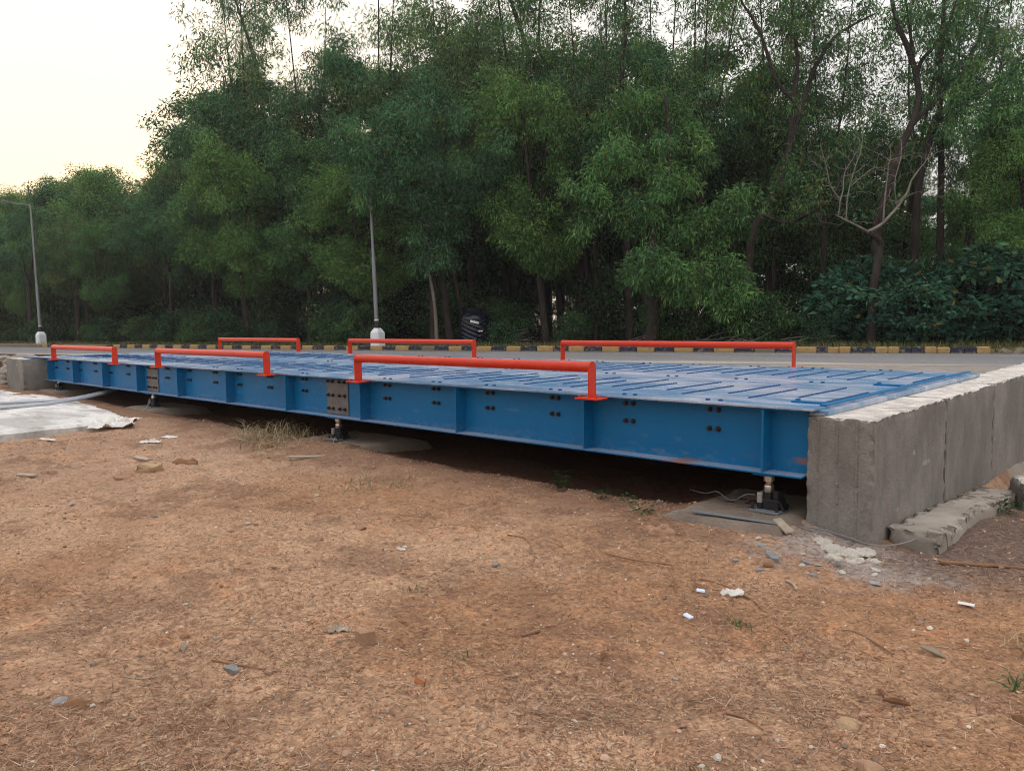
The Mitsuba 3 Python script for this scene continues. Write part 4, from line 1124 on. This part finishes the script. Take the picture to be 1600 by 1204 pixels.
BUSH = [tree_kind('bush_a', 31, 2, 0.15, 0.95, 60, 60, 0.13, 0.045, G1, 0.45, 0.36, 0.03, (0.22, 0.36), 3), tree_kind('bush_b', 32, 2, 0.1, 1.0, 60, 60, 0.12, 0.05, G2, 0.4, 0.36, 0.03, (0.22, 0.36), 3),
        tree_kind('bush_c', 33, 2, 0.15, 0.95, 60, 55, 0.14, 0.070, BL, 0.5, 0.36, 0.03, (0.24, 0.38), 3, 0.45, 0.2)]


def grow(stem, kind, x, y, h, rot, wide, label, category, group):
    name, H = kind
    sz = h / H
    key = num(stem)
    ground_z = WOODZ + 0.22 * (float(meshkit.fbm(np.array([[x * 0.25, y * 0.25, 0.0]]), 3, 5)[0]) - 0.5)
    scene[key] = {'type': 'instance', 'shapegroup': {'type': 'ref', 'id': 'kind_' + name},
                  'to_world': T().translate([x, y, ground_z]).rotate([0, 0, 1], rot).scale([sz * wide, sz * wide, sz])}
    tag(key, label, category, group)


WHERE = [(-0.617, 'left of the distant lamp'), (-0.54, 'just right of the distant lamp'), (-0.45, 'above the far deck end'), (-0.33, 'above the leftmost far rail'),
         (-0.235, 'left of the tall lamp'), (-0.13, 'behind the tall lamp'), (0.0, 'behind the black tank'), (0.125, 'right of the black tank'), (0.30, 'behind the bright green tree'),
         (0.42, 'behind the forked tree'), (0.54, 'behind the dead tree'), (9, 'at the right edge')]
LOOK = {'dense_a': 'mid green', 'dense_b': 'dark bluish green', 'dense_c': 'light green', 'dense_d': 'olive green', 'back_a': 'dull dark', 'back_b': 'deep green', 'thin_a': 'narrow', 'thin_b': 'slim', 'thin_c': 'broad', 'bush_a': 'green', 'bush_b': 'dark green', 'bush_c': 'bluish'}


def where(u):
    return next(t for a, t in WHERE if u < a)


def px_of(x, y):
    """how far right of the view's axis a place stands (-0.67 left edge, 0.67 right edge), and its distance along the axis"""
    d = np.array([x - CAM[0], y - CAM[1]])
    return (d @ [0.7287, 0.6848]) / (d @ [-0.6848, 0.7287]), float(d @ [-0.6848, 0.7287])


SKY_U = [-0.80, -0.66, -0.44, -0.41, -0.385, -0.34, -0.23, -0.16, -0.06, 0.03, 0.08, 0.16, 0.25, 0.30, 0.38, 0.50, 0.545, 0.62, 0.67, 0.8]
SKY_T = [0.22, 0.215, 0.21, 0.225, 0.28, 0.325, 0.355, 0.36, 0.415, 0.44, 0.41, 0.355, 0.365, 0.35, 0.29, 0.25, 0.18, 0.21, 0.30, 0.33]     # height of the closed canopy over the eye, per metre away

r = np.random.default_rng(8)
for row, off in enumerate((3.2, 6.2, 9.4, 13.0, 17.5, 23.0, 30.0)):
    step = (3.3, 3.4, 3.4, 3.6, 4.0, 5.0, 6.0)[row]
    x = (-78.0 if row < 2 else -108.0) + 1.3 * row
    while x < 16:
        xx = x + r.uniform(-0.9, 0.9)
        yy = float(yk(xx)) + off + r.uniform(-0.9, 0.9)
        x += step
        u, D = px_of(xx, yy)
        a, b, rot, wd = r.random(), r.random(), r.uniform(0, 360), r.uniform(0.9, 1.15)
        if not -0.74 < u < 0.74 or D < 8:
            continue
        if row in (2, 3) and u < 0.3 and r.random() < 0.22:
            continue
        if row == 0 and 0.12 < u < 0.62 or row == 1 and 0.28 < u < 0.60:
            continue
        canopy = 0.8 + np.interp(u, SKY_U, SKY_T) * D
        if row <= 1:
            h = canopy * (0.62 + 0.3 * a if row == 0 else 0.78 + 0.2 * a)
            kd = DENSE[2 if u > 0.46 else int(b * 4) % 4]
            grow('acacia_tree', kd, xx, yy, h, rot, wd * (1.05 if h < 8 else 0.95), f"{'short' if h < 7.2 else 'tall'} {LOOK[kd[0]]} {('front rank', 'second rank')[row]} tree {where(u)}", 'tree', 'front trees of the wood ' + where(u))
        elif row <= 3:
            h = canopy * (0.76 + 0.24 * a)
            kd = DENSE[2] if u > 0.46 else (DENSE + BACK)[int(b * 6) % 6]
            grow('back_tree', kd, xx, yy, h, rot, wd, f"{LOOK[kd[0]]} tree half hidden in the {('third', 'fourth')[row - 2]} rank {where(u)}", 'tree', 'inner trees of the wood ' + where(u))
        else:
            h = min(canopy * ((0.36 if u < 0.2 else 0.78) + 0.2 * a), 10.0)
            key = 'distant_wood'
            n_ = COUNT.get('dw', 0) + 1; COUNT['dw'] = n_
            nm, H = BACK[int(b * 2) % 2]
            scene[f'{key}__{n_:03d}'] = {'type': 'instance', 'shapegroup': {'type': 'ref', 'id': 'kind_' + nm}, 'to_world': T().translate([xx, yy, WOODZ]).rotate([0, 0, 1], rot).scale([h / H * wd * 1.15, h / H * wd * 1.15, h / H])}
tag('distant_wood', 'dense far part of the wood closing the view between the trees', kind='stuff')

# tall thin-crowned trees that rise above the canopy
for xx, yy, h, kd, rot in ((-30.1, 12.8, 17.3, 0, 120), (-28.8, 15.4, 16.6, 1, 220), (-26.1, 16.6, 16.4, 2, 60), (-23.3, 17.9, 16.8, 0, 250), (-22.6, 18.8, 15.2, 0, 20), (-21.0, 20.2, 14.2, 1, 140), (-18.6, 19.5, 15.8, 2, 250), (-16.4, 21.2, 15.4, 0, 80), (-13.9, 20.6, 14.6, 1, 300), (-11.8, 19.4, 13.6, 2, 30),
                           (-10.0, 22.2, 14.5, 0, 200), (-7.7, 20.8, 12.6, 1, 10), (-6.3, 23.4, 13.2, 2, 110), (-4.4, 24.2, 12.4, 0, 310), (-2.2, 22.6, 12.8, 1, 60), (0.6, 20.4, 11.8, 2, 190), (1.9, 19.0, 11.0, 0, 95), (-25.2, 19.6, 13.4, 2, 75), (-14.6, 17.6, 13.6, 1, 200)):
    grow('tall_tree', THIN[kd], xx, yy, h, rot, 1.0, f'{LOOK[THIN[kd][0]]} thin-crowned tree rising above the canopy {where(px_of(xx, yy)[0])}', 'tree', 'tall trees above the canopy ' + where(px_of(xx, yy)[0]))

# bushes along the edge of the wood
r = np.random.default_rng(15)
x = -60.0
while x < 6:
    xx = x + r.uniform(-0.5, 0.5)
    off = r.uniform(1.3, 3.4)
    a, b, rot = r.random(), r.random(), r.uniform(0, 360)
    yy = float(yk(xx)) + off
    u, D = px_of(xx, yy)
    x += 1.25 if xx > -12 else 1.8
    if not -0.75 < u < 0.8 or abs(xx + 17.3) < 1.5 or abs(xx + 18.4) < 0.7 and off < 2 or r.random() < 0.16 or abs(xx + 39.9) < 1:
        continue
    broad = u > 0.40
    h = (1.5 + 1.2 * a) if broad else (0.7 + 1.2 * a)
    if broad:
        grow('broadleaf_bush', BUSH[2], xx, yy, h * (0.7 + 0.5 * b), rot, 1.25, f"{'tall' if h > 2.2 else 'middling' if h > 1.9 else 'low'} broad-leaved bluish bush {where(u)}", 'bush', 'broad-leaved bushes at the right')
    else:
        kd = BUSH[int(b * 2)]
        grow('bush', kd, xx, yy, h, rot, 1.1, f"{'low' if h < 1.3 else 'taller'} {LOOK[kd[0]]} bush at the edge of the wood {where(u)}", 'bush', 'bushes along the edge of the wood ' + where(u))
for k in range(110):   # a second, darker rank of undergrowth between the trunks
    xx = -84 + 89 * (k + r.uniform(-0.4, 0.4)) / 110
    yy = float(yk(xx)) + r.uniform(3.6, 14.0)
    if abs(px_of(xx, yy)[0]) > 0.7:
        continue
    grow('undergrowth_bush', BUSH[int(r.random() * 2)], xx, yy, r.uniform(1.6, 3.2), r.uniform(0, 360), 1.1, 'dark undergrowth bush among the trunks ' + where(px_of(xx, yy)[0]), 'bush', 'undergrowth among the trunks ' + where(px_of(xx, yy)[0]))

# trees the photograph shows one by one: their limbs in metres (x, y, z, radius)
STEMS = {
'dead_trunk':[(-4.63,16.23,1.07,0.11),(-4.64,16.30,1.77,0.105),(-4.62,16.40,2.51,0.1),(-4.57,16.52,3.09,0.095),(-4.55,16.42,3.32,0.08),(-4.70,16.03,3.51,0.06)],
'dead_left':[(-4.70,16.03,3.51,0.045),(-4.84,15.64,3.66,0.035),(-4.98,15.24,3.78,0.03),(-5.15,14.96,3.90,0.02)],
'dead_left2':[(-5.09,15.01,3.88,0.025),(-5.04,14.96,4.20,0.022),(-5.09,14.80,4.40,0.02),(-5.17,14.61,4.63,0.018),(-5.23,14.48,5.12,0.014),(-5.30,14.32,5.52,0.008)],
'dead_left3':[(-5.04,14.96,4.20,0.016),(-5.07,15.25,4.57,0.014),(-5.10,15.41,4.99,0.012),(-4.97,15.72,5.44,0.008)],
'dead_left4':[(-5.08,15.28,4.87,0.011),(-4.83,15.53,5.00,0.009),(-4.73,15.78,5.17,0.008),(-4.57,16.05,5.12,0.005)],
'dead_right':[(-4.70,16.03,3.51,0.05),(-4.47,16.41,3.76,0.045),(-4.25,16.79,4.15,0.04),(-4.12,17.10,4.53,0.034),(-4.05,17.20,4.86,0.028),(-3.96,17.46,5.15,0.022),(-3.85,17.74,5.44,0.014),(-3.77,18.00,5.88,0.007)],
'dead_r2':[(-4.47,16.41,3.76,0.03),(-4.39,16.30,4.52,0.024),(-4.34,16.26,5.02,0.02),(-4.29,16.20,5.26,0.016),(-4.15,16.34,5.34,0.01),(-3.82,16.66,5.44,0.005)],
'dead_r3':[(-4.29,16.20,5.26,0.014),(-4.40,15.97,5.39,0.011),(-4.58,15.68,5.50,0.008),(-4.85,15.31,5.69,0.004)],
'dead_r4':[(-4.29,16.20,5.26,0.013),(-4.28,16.24,5.53,0.009),(-4.38,16.17,5.74,0.005)],
'dead_r5':[(-4.12,17.10,4.53,0.02),(-4.28,16.65,4.25,0.012),(-4.34,16.34,4.44,0.008)],
'dead_r6':[(-3.90,17.67,5.31,0.012),(-3.66,17.59,4.96,0.009),(-3.51,17.56,4.76,0.004)],
'dead_l5':[(-4.98,15.24,3.78,0.02),(-4.94,15.21,4.39,0.018),(-4.88,15.49,5.09,0.015),(-4.79,15.62,5.52,0.012),(-4.80,15.85,6.35,0.006)],
'dead_l6':[(-5.23,14.48,5.12,0.012),(-5.36,14.24,5.33,0.01),(-5.48,14.00,5.38,0.005)],
'dead_l7':[(-4.89,15.29,4.63,0.014),(-4.74,15.60,4.88,0.012),(-4.56,15.93,5.10,0.009),(-4.34,16.27,5.09,0.005)],
'dead_r7':[(-3.85,17.74,5.44,0.016),(-3.62,18.12,5.69,0.012),(-3.31,18.26,5.60,0.006)],
'dead_r8':[(-4.25,16.79,4.15,0.02),(-4.27,16.58,4.78,0.016),(-4.21,16.85,5.53,0.012),(-4.33,16.98,6.38,0.006)],
'liv_trunk':[(-5.36,19.00,1.25,0.14),(-5.48,19.11,3.12,0.13),(-5.49,19.20,4.05,0.12),(-5.36,19.59,5.19,0.115),(-5.19,20.01,6.24,0.105),(-5.01,20.40,7.01,0.1),(-4.92,20.71,7.70,0.095),(-5.03,20.83,8.49,0.085),(-5.23,20.73,9.26,0.085),(-5.47,20.58,9.93,0.07),(-5.67,20.50,10.79,0.06),(-5.78,20.53,11.94,0.045),(-5.70,20.75,13.27,0.02)],
'liv_2':[(-5.03,20.83,8.49,0.07),(-4.91,20.86,8.93,0.06),(-4.56,20.95,9.33,0.05),(-4.34,21.08,9.76,0.04),(-4.15,21.19,10.37,0.03),(-3.96,21.51,11.67,0.015)],
'liv_3':[(-5.01,20.40,7.01,0.08),(-4.93,21.08,7.39,0.07),(-4.65,21.69,8.02,0.06),(-4.70,22.05,9.15,0.05),(-4.73,22.45,10.50,0.04),(-4.93,22.61,12.33,0.02)],
'liv_4':[(-5.24,21.27,9.20,0.05),(-5.46,21.45,10.24,0.04),(-5.71,21.66,11.70,0.02)],
'stem_b':[(-5.10,21.31,1.23,0.12),(-5.15,21.65,4.61,0.11),(-5.09,21.84,5.81,0.1),(-4.92,22.13,6.90,0.09),(-4.79,22.32,7.49,0.08),(-4.76,22.42,8.19,0.06),(-4.91,22.71,9.45,0.05),(-4.95,23.16,11.34,0.03)],
'stem_c':[(-4.77,23.04,1.62,0.12),(-4.93,23.37,5.77,0.1),(-4.96,23.49,7.12,0.09),(-4.79,23.74,7.88,0.085),(-4.77,23.83,8.46,0.08),(-4.55,24.10,9.08,0.07),(-4.39,24.34,9.81,0.06),(-4.16,24.63,10.53,0.045),(-4.06,24.85,11.56,0.03),(-4.20,24.88,13.02,0.015)],
'stem_c2':[(-4.75,23.80,8.01,0.03),(-4.39,23.88,8.24,0.022),(-3.98,24.03,8.50,0.012)],
'stem_c3':[(-4.16,24.63,10.53,0.03),(-4.39,24.48,11.05,0.02),(-4.59,24.35,11.57,0.01)],
'fork_trunk':[(-8.73,17.21,1.21,0.14),(-8.66,17.53,3.45,0.125),(-8.45,17.85,4.52,0.11),(-8.11,18.28,5.43,0.1),(-7.94,18.54,6.36,0.095),(-7.90,18.69,7.33,0.09),(-7.90,18.77,8.02,0.085)],
'fork_l':[(-7.90,18.77,8.02,0.07),(-8.13,18.45,8.32,0.06),(-8.33,18.18,8.80,0.055),(-8.49,17.98,9.58,0.05),(-8.71,17.72,10.28,0.04),(-8.97,17.41,10.86,0.03),(-9.27,17.25,12.01,0.015)],
'fork_m':[(-7.90,18.77,8.02,0.07),(-7.85,18.91,8.89,0.06),(-7.92,18.94,9.67,0.055),(-7.99,18.95,10.36,0.045),(-8.10,18.93,11.04,0.035),(-8.13,19.06,12.41,0.015)],
'fork_m2':[(-7.97,18.96,10.26,0.035),(-7.73,19.10,10.70,0.025),(-7.51,19.23,11.24,0.012)],
'fork_r':[(-7.90,18.63,6.85,0.08),(-7.80,19.11,7.77,0.075),(-7.70,19.61,8.85,0.07),(-7.48,20.03,9.64,0.06),(-7.25,20.45,10.17,0.05),(-6.91,20.95,10.54,0.035),(-6.49,21.68,10.96,0.02)],
'fork_low':[(-8.11,18.28,5.43,0.05),(-7.64,18.03,5.45,0.035),(-7.20,17.90,5.51,0.025),(-6.86,17.97,5.71,0.01)],
'fork_low2':[(-8.45,17.85,4.52,0.06),(-7.57,17.68,4.17,0.05),(-6.89,17.51,4.33,0.045),(-6.43,17.41,4.50,0.04),(-6.09,17.34,4.76,0.03),(-5.71,17.55,5.87,0.02),(-5.51,17.70,6.72,0.01)],
'lean_trunk':[(-15.63,18.93,0.76,0.17),(-16.04,18.90,3.83,0.16),(-16.35,18.93,6.53,0.15),(-16.59,18.94,8.61,0.14),(-16.86,18.78,9.47,0.13),(-17.33,18.43,10.27,0.12),(-17.72,18.01,10.98,0.1),(-17.95,17.76,11.87,0.09),(-18.21,17.50,12.93,0.08),(-18.42,17.17,14.18,0.06),(-18.86,16.98,16.12,0.02)],
'lean_b':[(-16.59,18.94,8.61,0.06),(-16.47,18.46,9.45,0.04),(-16.43,18.34,10.48,0.03),(-16.43,18.29,11.28,0.015)],
'lean_c':[(-17.52,18.29,10.59,0.06),(-18.08,18.66,12.37,0.05),(-18.31,19.07,14.23,0.03),(-18.44,19.46,16.34,0.015)],
'wispy_trunk':[(-31.56,14.36,1.30,0.17),(-31.97,14.72,7.75,0.14),(-32.32,14.81,11.44,0.11),(-32.70,14.73,13.90,0.09),(-33.03,14.56,15.08,0.075),(-33.35,14.39,16.22,0.06),(-33.73,14.19,17.61,0.04),(-34.09,14.07,19.46,0.02)],
'wispy_b':[(-33.30,14.42,16.06,0.04),(-33.12,15.09,16.79,0.03),(-32.51,16.14,17.37,0.012)],
'pole_trunk':[(-13.22,17.78,1.02,0.12),(-13.64,18.05,6.74,0.1),(-13.86,18.23,10.10,0.08),(-13.82,18.41,11.33,0.06),(-13.91,18.47,12.57,0.05),(-14.12,18.47,14.36,0.02)],
'pole_b':[(-13.84,18.37,11.22,0.03),(-13.67,18.67,12.34,0.02),(-13.57,18.93,13.90,0.01)],
'pale_trunk':[(-17.63,12.65,0.76,0.062),(-17.72,12.67,1.68,0.058),(-17.82,12.66,2.44,0.052),(-17.95,12.62,3.10,0.045),(-18.01,12.63,3.64,0.04)],
'pale_b':[(-17.96,12.64,3.32,0.03),(-17.80,12.68,3.63,0.025),(-17.66,12.71,3.95,0.012)],
'lean2':[(-18.56,14.91,1.68,0.09),(-18.90,14.74,2.99,0.085),(-19.19,14.59,4.06,0.08),(-19.41,14.50,5.01,0.07),(-19.69,14.37,6.20,0.05)],
'front_trunk':[(-9.90,13.99,0.80,0.16),(-9.90,14.12,1.90,0.15),(-9.92,14.21,2.81,0.14),(-10.03,14.25,4.09,0.12),(-9.78,14.59,5.00,0.1),(-9.80,14.74,6.46,0.07),(-9.93,14.77,7.74,0.04)],
'left_trunk':[(-44.44,10.47,0.79,0.2),(-44.60,10.47,2.15,0.18),(-44.77,10.46,3.40,0.16),(-45.00,10.36,4.48,0.13),(-45.47,10.06,5.74,0.1),(-45.82,9.94,7.53,0.06)],
'left_b':[(-44.77,10.46,3.40,0.12),(-44.49,10.88,4.82,0.1),(-44.31,11.19,6.07,0.07),(-44.14,11.56,7.85,0.04)],
'right_limb':[(-1.14,18.29,2.47,0.09),(-1.91,18.30,5.30,0.06),(-2.31,18.12,5.81,0.05),(-2.53,18.10,6.25,0.03),(-2.87,17.97,6.68,0.012)],
'right_limb2':[(-1.91,18.30,5.30,0.05),(-2.19,18.55,6.18,0.04),(-2.52,18.95,7.53,0.02)],

}
FRONT=[ (-10.45, 14.57, 6.63, 1.3),(-11.03, 13.79, 5.79, 1.11),(-9.69, 14.72, 5.36, 1.1),(-9.59, 15.62, 6.38, 0.94),(-11.27, 13.18, 4.85, 0.82),(-10.31, 14.03, 4.46, 0.92),(-9.41, 13.3, 2.75, 0.84),(-8.7, 13.93, 2.38, 0.73),(-8.29, 14.77, 2.74, 0.71),(-7.81, 14.98, 1.85, 0.53),(-8.99, 14.95, 4.05, 0.91),(-8.44, 15.78, 4.42, 0.82),(-10.35, 15.44, 7.4, 0.95),(-11.3, 14.83, 7.47, 0.86) ]



def on_limbs(rng, names, n, spread, lo=0.35, up=0.1):
    """twig ends round the upper limbs of a tree"""
    out = []
    for _ in range(n):
        st = np.array(STEMS[names[rng.integers(len(names))]], float)
        t = rng.uniform(lo, 1) * (len(st) - 1)
        i = min(int(t), len(st) - 2)
        p = st[i, :3] + (st[i + 1, :3] - st[i, :3]) * (t - i)
        out.append(p + rng.normal(0, spread, 3) * [1, 1, 0.8] + [0, 0, up])
    return np.array(out)


def own_tree(stem, label, trunk, limbs, n, n_per, cols, spread=0.5, lo=0.35, crad=(0.28, 0.5), seed=0, bark='bark', extra=None, L=0.18, Wd=0.042):
    rng = np.random.default_rng(seed)
    key = num(stem)
    tag(key, label, 'tree')
    ends = on_limbs(rng, trunk + limbs, n, spread, lo) if n else np.zeros((0, 3))
    if extra is not None:
        ends = np.vstack([ends, extra])
    tr = [list(STEMS[k]) for k in trunk]
    for t in tr:
        t[0] = (t[0][0], t[0][1], WOODZ - 0.15, t[0][3] * 1.15)
    put(key + '__trunk', wood(tr + [STEMS[k] for k in limbs], ends, rng, 9), bark, smooth=True)
    if len(ends):
        v, f, c = leaves(rng, ends, rng.uniform(*crad, len(ends)), n_per, L, Wd, cols, 0.8, 0.9)
        put(key + '__crown', (v, f), 'leaf', color=c)


own_tree('bare_tree', 'small dead tree with pale crooked leafless branches at the right beyond the kerb', ['dead_trunk'], [], 0, 0, G1, seed=1)
rng = np.random.default_rng(3)
dead = [k for k in STEMS if k.startswith('dead_') and k != 'dead_trunk']
tips = np.vstack([np.array(STEMS[k])[-3:, :3] + rng.normal(0, 0.28, (3, 3)) + [0, 0, 0.08] for k in dead] * 5)
tips = tips + rng.normal(0, 0.16, tips.shape)
put('bare_tree__branches', wood([[(a, b, c, r_ * 0.8) for a, b, c, r_ in STEMS[k]] for k in dead], tips, rng, 7, 0.16, 0.006), 'dead_wood', smooth=True, label='pale dead branches')
own_tree('leaning_tree', 'tall tree with a thick dark bent trunk just behind the dead tree', ['liv_trunk'], ['liv_2', 'liv_3', 'liv_4'], 62, 60, G1, 0.42, 0.5, seed=2)
own_tree('slender_tree', 'slender dark stem to the right of the thick bent trunk, leafy halfway up', ['stem_b'], [], 42, 60, G1, 0.4, 0.45, seed=3)
own_tree('slender_tree', 'slender twisting tree with bare upper limbs against the sky at the right', ['stem_c'], ['stem_c2', 'stem_c3'], 26, 45, G4, 0.4, 0.45, seed=4)
own_tree('forked_tree', 'tree forking into three bare upper limbs right of the middle', ['fork_trunk'], ['fork_l', 'fork_m', 'fork_m2', 'fork_r', 'fork_low', 'fork_low2'], 95, 50, G1 + G4, 0.5, 0.35, seed=5)
own_tree('leaning_tree', 'old tree whose thick dark trunk leans left high in the middle of the wood', ['lean_trunk'], ['lean_b', 'lean_c'], 110, 70, G1 + G3, 0.7, 0.6, seed=6)
own_tree('wispy_tree', 'tall wispy tree against the yellow sky at the left end of the tall trees', ['wispy_trunk'], ['wispy_b'], 95, 46, G4 + G2, 0.95, 0.42, seed=7)
LAMP_TREE = np.array([(-18.6, 10.75, 4.0), (-18.2, 11.0, 4.3), (-19.0, 10.8, 4.5), (-18.7, 10.6, 4.9), (-18.3, 10.8, 5.2), (-18.9, 10.6, 5.4), (-18.6, 10.7, 5.8), (-18.2, 11.1, 5.6), (-19.2, 10.9, 5.9), (-18.8, 10.8, 6.3), (-18.5, 11.5, 6.6), (-19.4, 11.6, 6.6), (-18.0, 11.6, 4.7), (-19.6, 11.4, 5.1), (-17.8, 11.9, 5.4), (-19.8, 11.9, 5.8), (-18.6, 12.0, 5.2), (-18.9, 12.2, 6.2), (-17.9, 12.4, 6.4), (-18.2, 12.6, 7.0), (-19.2, 12.8, 7.3), (-18.7, 12.4, 7.6), (-19.5, 12.3, 7.7)])
STEMS['lamp_tree'] = [(-18.0, 13.6, 0.4, 0.13), (-18.1, 13.4, 2.5, 0.11), (-18.3, 12.9, 4.4, 0.09), (-18.6, 12.5, 6.0, 0.05), (-18.8, 12.3, 7.4, 0.02)]
LAMP_TREE = LAMP_TREE[(LAMP_TREE[:, 2] > 5.3) | (LAMP_TREE[:, 1] > 11.9)]
own_tree('overhanging_tree', 'leafy tree hanging over the road and hiding the upper half of the tall street lamp', ['lamp_tree'], [], 0, 120, G1 + G2, seed=14, extra=np.vstack([LAMP_TREE, LAMP_TREE[:8] + [0.5, -0.4, 0.0], [(-19.5, 10.4, 7.7), (-19.2, 10.6, 7.3), (-18.9, 10.7, 7.0), (-19.6, 10.8, 8.1), (-19.2, 9.8, 8.05), (-19.0, 10.0, 7.75), (-18.6, 10.4, 7.6)], LAMP_TREE + [0.35, 0.5, -0.1], LAMP_TREE + [-0.4, 0.6, 0.25]]), crad=(0.3, 0.48))
own_tree('straight_tree', 'straight thin tree with a bare upper stem against the sky in the middle', ['pole_trunk'], ['pole_b'], 46, 50, G4 + G2, 0.6, 0.5, seed=8)
own_tree('pale_trunked_tree', 'small tree with a pale crooked trunk left of the black water tank', ['pale_trunk'], ['pale_b'], 26, 70, G2, 0.5, 0.8, seed=9, bark='pale_bark')
own_tree('leaning_tree', 'dark trunk leaning left behind the black tank', ['lean2'], [], 30, 70, G2, 0.6, 0.6, seed=10)
rng = np.random.default_rng(77)
fr = np.vstack([np.array(q[:3]) + rng.normal(0, q[3] * 0.42, (17, 3)) * [1, 1, 0.75] for q in FRONT])
own_tree('bright_green_tree', 'bright green drooping tree standing forward of the wood, right of the middle', ['front_trunk'], [], 0, 130, G3 + G1, seed=11, extra=fr, crad=(0.30, 0.5))
own_tree('forked_tree', 'low forked dark trunk beyond the kerb at the left', ['left_trunk'], ['left_b'], 60, 90, G2, 1.0, 0.5, seed=12, crad=(0.5, 0.8))
own_tree('leaning_tree', 'tree at the right edge reaching its limbs into the picture from the right', ['right_limb'], ['right_limb2'], 70, 60, G1, 0.42, 0.3, seed=13)

# fallen branches and dry brush under the trees
for k, (xx, yy, n_, ln, lab) in enumerate(((-10.4, 14.9, 26, 1.1, 'heap of pale dry brushwood left of the dark front trunk'), (-8.3, 15.0, 18, 0.9, 'low heap of dry branches behind the kerb right of the front trunk'), (-6.0, 15.6, 12, 0.7, 'few dry branches behind the kerb near the overgrown stones'), (-15.6, 13.9, 12, 1.0, 'dry branches on the ground right of the black water tank'))):
    rg = np.random.default_rng(90 + k)
    ms = []
    for _ in range(n_):
        a = rg.normal(0.3, 0.7); l_ = ln * rg.uniform(0.4, 1.2)
        b = np.array([xx + rg.normal(0, 0.5), yy + rg.normal(0, 0.25), WOODZ + rg.uniform(0.0, 0.22)])
        e = b + [math.cos(a) * l_, 0.3 * math.sin(a) * l_, rg.normal(0.10, 0.16) * l_]
        m_ = (b + e) / 2 + rg.normal(0, 0.06, 3)
        ms.append(tube(smooth_line([b, m_, e], 3), np.linspace(0.014, 0.005, 7), 5))
    put(num('brushwood'), cat(*ms), 'dead_wood', smooth=True, label=lab, category='branches', kind='stuff')

# grass and leaf litter on the verge behind the kerb
rng = np.random.default_rng(31)
n = 16000
X = -56 + 60 * rng.random(n) ** 0.7
K = 0.16 + np.abs(rng.normal(0, 0.9, n))
Y = yk(X) + K
zz = height(X, Y, False)
a = rng.uniform(0, 2 * np.pi, n)
hh = rng.uniform(0.04, 0.16, n) * (1 + 0.5 * rng.random(n))
sd = np.stack([np.cos(a), np.sin(a), np.zeros(n)], -1) * 0.011
b = np.c_[X, Y, zz - 0.01]
tp = b + np.c_[rng.normal(0, 0.06, (n, 2)), hh]
V = np.stack([b - sd, b + sd, tp], 1).reshape(-1, 3)
C = np.repeat(np.array([(0.10, 0.13, 0.04), (0.16, 0.16, 0.06), (0.24, 0.19, 0.10), (0.07, 0.10, 0.035)])[rng.integers(0, 4, n)] * rng.uniform(0.6, 1.2, (n, 1)), 3, 0)
put('verge_grass', (V, np.arange(3 * n).reshape(n, 3)), 'litter', color=C, kind='stuff', label='short rough grass on the verge behind the kerb')

# ---------------------------------------------------------------- evening haze
scene['air'] = {'type': 'homogeneous', 'albedo': 0.96, 'sigma_t': 0.00075, 'phase': {'type': 'hg', 'g': 0.6}}
scene['camera']['medium'] = {'type': 'ref', 'id': 'air'}
scene['haze'] = {'type': 'cube', 'to_world': T().translate([0, 0, 10]).scale([310, 310, 12.5]), 'bsdf': {'type': 'null'}, 'interior': {'type': 'ref', 'id': 'air'}}
tag('haze', 'thin evening haze over the whole place', kind='stuff')
